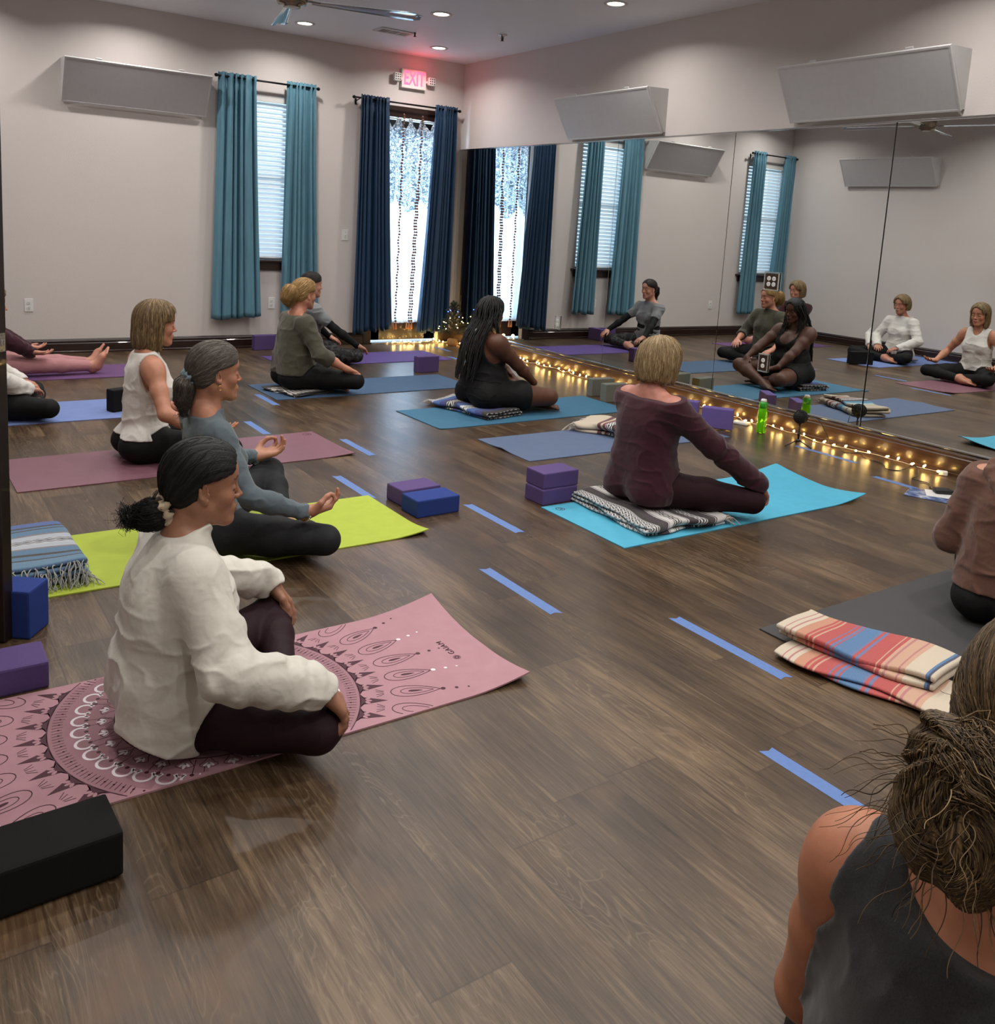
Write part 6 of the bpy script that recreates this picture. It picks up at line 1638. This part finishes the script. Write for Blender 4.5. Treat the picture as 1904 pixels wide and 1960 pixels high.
# P3 ------------------------------------------------------------ white tank on the mauve mat
person('woman with streaked blonde bob in a white tank top on the mauve mat', (-4.335, -3.86, .005), .0, dict(
    h=.0055, s=1.0, lean=.04, neck=-.005, head=(-.03, .08, 0), skin=(.74, .53, .43), lip=(.60, .34, .31), brow=(.30, .21, .15),
    wrR=(.25, -.32, .20), hR=((1, -.15, .05), (.0, 0, -1)), curlR=(.35, .3, .3, .3), wrL=(.25, .32, .20), hL=((1, .15, .05), (0, 0, -1)), curlL=(.4, .35, .3, .3),
    poleR=(-.6, -.7, -.6), poleL=(-.6, .7, -.6), hipw=1.1,
    loose=lambda J, c: [E_(J['U'](-.005, 0, .30), np.array([.112, .148, .16]) * c['s'], .05), E_(J['U'](.0, 0, .44), np.array([.106, .140, .13]) * c['s'], .05)],
    clothes=[dict(name='leggings', f=pants_cloth(.003), m=f_black), dict(name='tank_top', f=top_cloth('none', .008, .60, hem=.135, fa=.005, seed=31, fs=8, tank=tank(.092, .195, .50, .605, 0, .05), fsq=(1, 1, 1.5)), m=f_white)],
    hair=bob_hair('streaked_blonde_hair', [(.16, .12, .085), (.36, .28, .19), (.60, .50, .36), (.78, .69, .54)], -.135, .014, 1500, .0048, frontcut=.022)))

# P6 ------------------------------------------------------------ olive top
def curly(root, J, c, m, hs):
    rnd = np.random.RandomState(2); n = 420; ctr = hp(J, (-.125, 0, -.015)); d = rnd.normal(size=(n, 3)); d /= np.linalg.norm(d, axis=1, keepdims=True)
    loose_strands('curls', ctr + d * np.array([.028, .045, .035]), d, m, hs, 12, .055, .9, 1.3, .3, .0011, 3)
person('woman with curly blonde ponytail in an olive top on the navy-blue mat', (-2.86, -2.31, .005), .0, dict(
    h=.0062, s=.985, seat=.035, lean=.05, neck=-.01, head=(.22, .05, 0), skin=(.76, .54, .45), lip=(.6, .36, .33), brow=(.4, .3, .2), girth=1.1, limb=1.05,
    wrR=(.31, -.31, .215), hR=((1, .15, -.35), (.3, 0, 1)), curlR=(.35, .35, .35, .35), wrL=(.33, .18, .26), hL=((.9, -.5, -.3), (.3, 0, 1)), curlL=(.3, .3, .3, .3), poleR=(-.5, -.7, -.9), poleL=(-.5, .9, -.7), kneeR=(.40, -.31, .11),
    loose=lt_back(loose_top(1.28, 1.5, .14, .054, .050, .042), w0=.075, w1=.09, x0=-.03, x1=-.05, zb=.14),
    clothes=[dict(name='leggings', f=pants_cloth(.003), m=f_black), dict(name='olive_top', f=top_cloth('three', .006, .608, hem=.115, fa=.007, seed=41, fs=8, fsq=(1, 1, 1.2)), m=f_olive)],
    hair=pony_hair('curly_blonde_hair', [(.28, .19, .10), (.52, .39, .22), (.74, .61, .39), (.86, .77, .57)], tie=(-.100, 0, .012), tail=[(-.125, 0, .008), (-.145, 0, -.03), (-.130, 0, -.065)], tail_r=.052, strands=700, h=.0055, tail_strands=500, messy=1.2, tcurl=.9, o=.010, bun=curly)))

# P7 ------------------------------------------------------------ grey tee, camouflage leggings
person('woman in a grey tee over black sleeves and camouflage leggings on the purple mat', (-2.22, -1.02, .005), .0, dict(
    h=.0068, s=.97, seat=.0, lean=.0, head=(-.02, .04, 0), skin=(.78, .58, .50), lip=(.6, .36, .34), brow=(.12, .08, .06),
    wrR=(.37, -.33, .20), hR=((1, .1, -.45), (.4, 0, 1)), curlR=(.4, .4, .4, .4), wrL=(.37, .33, .20), hL=((1, -.1, -.45), (.4, 0, 1)), curlL=(.4, .4, .4, .4), poleR=(-.5, -.8, -.9), poleL=(-.5, .8, -.9), capcut=.72,
    loose=loose_top(1.15, 1.28, .14, .058, .05, .03, arms=False),
    clothes=[dict(name='leggings', f=pants_cloth(.003), m=f_camo), dict(name='undershirt_sleeves', f=top_cloth('long', .0035, .58, hem=.2, fa=.000, seed=50, fs=9), m=f_blackt), dict(name='grey_tee', f=top_cloth('cap', .009, .598, hem=.10, fa=.006, seed=51, fs=9), m=f_grey)],
    hair=pony_hair('dark_brown_hair', [(.05, .032, .027), (.11, .075, .06), (.20, .145, .12)], tie=(-.102, 0, .018), tail=[(-.128, 0, .0), (-.140, 0, -.05), (-.125, 0, -.115)], tail_r=.026, strands=500, h=.0055, tail_strands=160, tiecol=f_blackt, tie_r=.018, scr=.008)))

# P8 ------------------------------------------------------------ long braids, black tank and shorts
def braids(root, J, c):
    m = hair_mat('black_braids', [(.012, .011, .013), (.03, .028, .032), (.06, .058, .062)]); S_ = J['sc']
    hs = hairshell('hair', cap_prims(J, .010), hairline(J), hp(J, (.0, 0, .13)), J['Mh'] @ np.array([0, 0, 1.0]), m, root, .0055, .003, 26, None, 0)
    rnd = np.random.RandomState(8); paths = []; K = 40
    for i in range(92):
        ph = math.radians(rnd.uniform(-158, 158)) + math.pi      # round the back and sides
        front = abs(abs(((ph + math.pi) % (2 * math.pi)) - math.pi)) < .8
        cs, sn = math.cos(ph), math.sin(ph); r1 = .098 + .012 * rnd.rand(); ln = rnd.uniform(.30, .40)
        P = [(-.012 + .03 * cs, .03 * sn, .128), (-.012 + .085 * cs, .072 * sn, .098), (-.016 + r1 * 1.06 * cs, r1 * .93 * sn, .03)]
        xb = -.045 + r1 * .75 * cs; yb = r1 * (1.0 + .25 * rnd.rand()) * sn
        if xb > -.02: xb = -.03 + .05 * max(0, cs)
        P += [(xb - .005, yb * .98, -.06), (xb - .035 * (cs < .2), yb * 1.05, -.13), (min(xb, .02) - .065, yb * 1.08, -.20), (min(xb, .02) - .085, yb * 1.05, -.13 - ln * .55), (min(xb, .02) - .092, yb * 1.0, -.13 - ln)]
        if cs > .05:
            P = P[:4] + [(xb + .02, yb * 1.0, -.13), (.03, yb * 1.15, -.19), (.075, yb * 1.15, -.25), (.085, yb * 1.1, -.13 - ln * .75)]
        P = np.array(P); t = np.linspace(0, len(P) - 1, K); q = np.stack([np.interp(t, range(len(P)), P[:, j]) for j in range(3)], -1)
        for _ in range(4): q[1:-1] = (q[:-2] + q[1:-1] * 2 + q[2:]) / 4
        q[:, 0] += .003 * np.sin(t * 5 + i); q[:, 1] += .004 * np.sin(t * 3 + 2 * i)
        paths.append([J['hc'] + (J['Mh'] @ p if p[2] > -.10 else J['Mh'] @ p) * S_ for p in q])
    A = np.array(paths); rad = (.0052 + .0012 * np.sin(np.arange(K) * 2.6))[None] * np.linspace(1, .75, K)[None]
    Vt, Ft = tubes(A, np.broadcast_to(rad, A.shape[:2]), 6)
    sid = np.repeat(np.stack([rnd.uniform(-1, 1, 92), rnd.uniform(-1, 1, 92)], -1), K * 6, 0); z = np.tile(np.repeat(np.arange(K) * .12, 6), 92)
    npmesh('braids', Vt, Ft, m, hs, attrs={'strand': ('FLOAT_VECTOR', np.concatenate([sid, z[:, None]], 1))})
person('woman with long black braids in a black tank and shorts on the teal mat', (-1.83, -3.43, .005), .0, dict(
    h=.0058, s=.92, seat=.05, lean=.03, girth=1.5, limb=1.38, hipw=1.3, bust=1.35, head=(-.02, .10, 0), headsc=1.05, skin=(.345, .215, .155), lip=(.30, .15, .13), brow=(.03, .02, .02),
    wrR=(.42, -.14, .235), hR=((.35, .9, -.3), (.3, -.1, 1)), curlR=(.3, .3, .3, .3), wrL=(.42, .26, .28), hL=((.6, -.3, -.7), (.6, 0, 1)), curlL=(.4, .4, .4, .4), poleR=(.1, -1, -.5), poleL=(.1, 1, -.5),
    kneeR=(.50, -.26, .13), kneeL=(.44, .33, .19), ankR=(.30, .08, .055), ankL=(.50, -.06, .055), toeL=(.62, -.27, .035), toeR=(.42, .26, .03),
    clothes=[dict(name='shorts', f=pants_cloth(.007, .22, shorts=.66, fa=.002), m=f_black), dict(name='tank_top', f=top_cloth('none', .005, .60, hem=.07, fa=.005, seed=61, fs=8, tank=tank(.098, .19, .515, .585, .10, .11)), m=f_blackt)],
    hair=braids))

# P9 ------------------------------------------------------------ burgundy sweater
person('woman with short blonde bob in a burgundy sweater on the cyan mat', (-2.39, -5.77, .006), .0, dict(
    h=.0045, s=.96, seat=.058, lean=.02, neck=-.02, head=(-.05, .03, 0), skin=(.72, .50, .44), lip=(.6, .36, .34), brow=(.5, .38, .25), girth=1.15, limb=1.05, hipw=1.1,
    wrR=(.465, -.365, .195), hR=((.62, .15, -.8), (.8, 0, .6)), curlR=(.5, .5, .5, .5), wrL=(.42, .33, .20), hL=((.9, -.1, -.5), (.4, 0, 1)), curlL=(.4, .4, .4, .4), poleR=(-.4, -.7, -1.0), poleL=(-.4, .7, -1.0),
    kneeR=(.43, -.36, .105), kneeL=(.41, .36, .11), armlen=1.02,
    loose=lt_back(loose_top(1.18, 1.30, .13, .056, .052, .040), w0=.07, w1=.085, x0=-.035, x1=-.06, zb=.10),
    clothes=[dict(name='leggings', f=pants_cloth(.003), m=f_burgd), dict(name='burgundy_sweater', f=top_cloth('long', .006, .590, hem=.030, fa=.0045, seed=71, fs=8), m=f_burg)],
    hair=bob_hair('blonde_bob_hair', [(.24, .18, .11), (.46, .37, .25), (.68, .59, .44), (.82, .76, .62)], -.088, .022, 1900, .0045, curl=.09, frontcut=.06, wid=.006)))

# P10 ----------------------------------------------------------- brown hoodie
def hood(root, J, c):
    U = J['U']; S_ = c['s']
    pr = [C_(U(-.065, -.10, .565), U(-.105, 0, .50), .035 * S_, .045 * S_, .03), C_(U(-.105, 0, .50), U(-.065, .10, .565), .045 * S_, .035 * S_, .03), C_(U(-.03, -.105, .60), U(-.085, 0, .585), .026 * S_, .032 * S_, .02), C_(U(-.085, 0, .585), U(-.03, .105, .60), .032 * S_, .026 * S_, .02),
          C_(U(-.03, -.105, .60), U(.05, -.075, .575), .026 * S_, .02 * S_, .02), C_(U(-.03, .105, .60), U(.05, .075, .575), .026 * S_, .02 * S_, .02)]
    g = sparse(pr, U(0, 0, .5) - .25, U(0, 0, .5) + .25, .006, .02); V, Q = mesh_of(g, g['T'] - folds(g['P'], J, .008, 12, 5)); npmesh('hood', V, Q, f_brown, root)
    ax = J['wrL'] - J['elL']; beads('pearl_bracelet', J['wrL'] - ax * .02, ax, .040, .005, m_pearl, root, 22)
person('person in a brown hooded sweatshirt seated on the charcoal mat', (-2.04, -7.385, .005), .0, dict(
    h=.0055, s=1.0, lean=.05, head=(0, .05, 0), skin=(.74, .54, .45), girth=1.05,
    wrL=(.24, .27, .27), hL=((.9, -.1, -.5), (.4, 0, 1)), kneeL=(.33, .33, .20), kneeR=(.37, -.33, .12), poleL=(-.6, .25, -.9), poleR=(-.6, -.25, -.9), curlL=(.4,) * 4,
    loose=lt_back(loose_top(1.22, 1.34, .15, .060, .054, .04), w0=.075, w1=.085, x0=-.03, x1=-.045, zb=.16),
    clothes=[dict(name='leggings', f=pants_cloth(.003), m=f_black), dict(name='hooded_sweatshirt', f=top_cloth('long', .007, .598, hem=.13, fa=.006, seed=81, fs=7), m=f_brown)],
    hair=bob_hair('ash_blonde_hair', [(.35, .27, .18), (.6, .5, .36), (.78, .7, .55)], -.15, .016, 500, .006), extra_parts=hood))

# P11 ----------------------------------------------------------- nearest woman
def messy_bun(root, J, c, m, hs):
    rnd = np.random.RandomState(12)
    pr = [hE(J, (-.135, .01, -.03), (.045, .060, .050)), hE(J, (-.150, .015, -.085), (.045, .062, .055), .03), hE(J, (-.125, -.02, -.055), (.045, .055, .06), .03), hE(J, (-.115, .055, -.03), (.03, .03, .035), .03)]
    ctr = hp(J, (-.135, .01, -.055)); sw = J['Mh'] @ np.array([-1, .15, .25])
    def fl(P):
        q = P - ctr; return np.cross(q, sw) * 9 + .55 * np.stack([_vn(P, 18, 41), _vn(P, 18, 42), _vn(P, 18, 43)], -1)
    b_ = hairshell('messy_bun', pr, None, hp(J, (-.11, 0, .0)), sw, m, hs, .0045, .012, 9, None, 2600, .0009, (.10, .24), 24, 23, curl=.10, flow=fl, lift=.0035)
    n = 90; d = rnd.normal(size=(n, 3)); d[:, 0] = -np.abs(d[:, 0]) * .8; d /= np.linalg.norm(d, axis=1, keepdims=True)
    loose_strands('loose_curls', hp(J, (-.135, .012, -.06)) + (d * [.045, .062, .065]) @ J['Mh'].T, d * [1, 1, .6], m, hs, 26, .13, .42, .42, .8, .0009, 31)
    n = 18; r = rnd.rand(n, 1); loose_strands('wisps', hp(J, (-.06, .06, -.03)) + r * [-.07, .01, -.05] + rnd.normal(size=(n, 3)) * .012, rnd.normal(size=(n, 3)) * .5 + [-.2, .7, -.6], m, hs, 26, .15, .35, .35, .9, .0007, 37)
def strap(root, J, c): pass
person('woman in a washed black tank top with a messy brown-blonde updo, seen from behind', (-4.464, -8.49, .005), .10, dict(
    h=.0045, s=1.09, seat=.012, lean=.06, neck=.005, head=(-.05, .10, 0), skin=(.70, .48, .37), lip=(.56, .33, .3), brow=(.25, .18, .12), girth=1.05, limb=1.08,
    wrR=(.30, -.26, .2), wrL=(.30, .26, .2), poleL=(-.5, .22, -1), poleR=(-.5, -.22, -1),
    loose=lambda J, c: [E_(J['U'](-.01, 0, .30), np.array([.122, .185, .20]) * c['s'], .06), E_(J['U'](-.005, 0, .43), np.array([.112, .172, .13]) * c['s'], .05)],
    clothes=[dict(name='leggings', f=pants_cloth(.003), m=f_black), dict(name='black_bra', f=top_cloth('none', .003, .60, hem=.36, fa=.0, seed=93, tank=tank(.118, .185, .50, .592, .100, .10, bz=1.35)), m=f_blackt), dict(name='tank_top', f=top_cloth('none', .007, .60, hem=.12, fa=.005, seed=91, fs=7, tank=tank(.074, .232, .515, .606, .088, .10, bz=1.35), fsq=(1, 1, 1.3)), m=f_tank)],
    hair=pony_hair('brown_blonde_hair', [(.05, .036, .027), (.19, .14, .09), (.44, .35, .225), (.70, .60, .42)], tie=(-.105, 0, .0), tail=None, strands=2600, h=.0045, messy=.8, o=.014, bun=messy_bun, tdir=(-1, 0, -.2))))

# P2 ------------------------------------------------------------ white sweater on the periwinkle mat
person('woman in a white sweater and black leggings on the periwinkle mat, mostly behind the door', (-5.02, -2.52, .005), .0, dict(
    h=.0068, s=.95, lean=.05, head=(.0, .05, 0), skin=(.72, .51, .42), lip=(.6, .36, .33), brow=(.45, .33, .2),
    wrR=(.26, -.16, .20), hR=((.8, .6, -.2), (.2, 0, 1)), wrL=(.26, .16, .20), hL=((.8, -.6, -.2), (.2, 0, 1)), curlR=(.4,) * 4, curlL=(.4,) * 4, poleR=(-.3, -1, -.6), poleL=(-.3, 1, -.6),
    loose=loose_top(1.2, 1.4, .13, .056, .05, .036),
    clothes=[dict(name='leggings', f=pants_cloth(.003), m=f_black), dict(name='white_sweater', f=top_cloth('long', .006, .605, hem=.07, fa=.004, seed=101, fs=8), m=f_white)],
    hair=bob_hair('golden_short_hair', [(.26, .19, .12), (.48, .39, .27), (.70, .61, .46)], -.06, .022, 500, .006, curl=.12, frontcut=.015)))

# P1 ------------------------------------------------------------ legs stretched out along the back wall
person('person in a burgundy sweater with dusty pink leggings stretched out along the back wall', (-4.93, -1.08, .005), .0, dict(
    h=.0068, s=1.0, lean=-.02, head=(.1, .08, 0), skin=(.76, .55, .47), lip=(.6, .36, .33), brow=(.45, .33, .2),
    kneeR=(.46, -.10, .085), kneeL=(.46, .10, .085), ankR=(.84, -.08, .065), ankL=(.84, .09, .065), toeR=(.93, -.12, .21), toeL=(.93, .13, .21), footupR=(-1, 0, .4), footupL=(-1, 0, .4),
    wrR=(.36, -.15, .20), hR=((1, -.1, -.1), (0, 0, -1)), wrL=(.36, .15, .20), hL=((1, .1, -.1), (0, 0, -1)), curlR=(.35,) * 4, curlL=(.35,) * 4, poleR=(-.4, -1, -.5), poleL=(-.4, 1, -.5),
    loose=loose_top(1.2, 1.35, .14, .056, .05, .038),
    clothes=[dict(name='leggings', f=pants_cloth(.003), m=f_pinkl), dict(name='burgundy_sweater', f=top_cloth('long', .006, .60, hem=.10, fa=.004, seed=111, fs=8), m=f_burg)],
    hair=bob_hair('golden_short_hair', [(.26, .19, .12), (.48, .39, .27), (.70, .61, .46)], -.09, .022, 500, .006, curl=.1, frontcut=.02)))
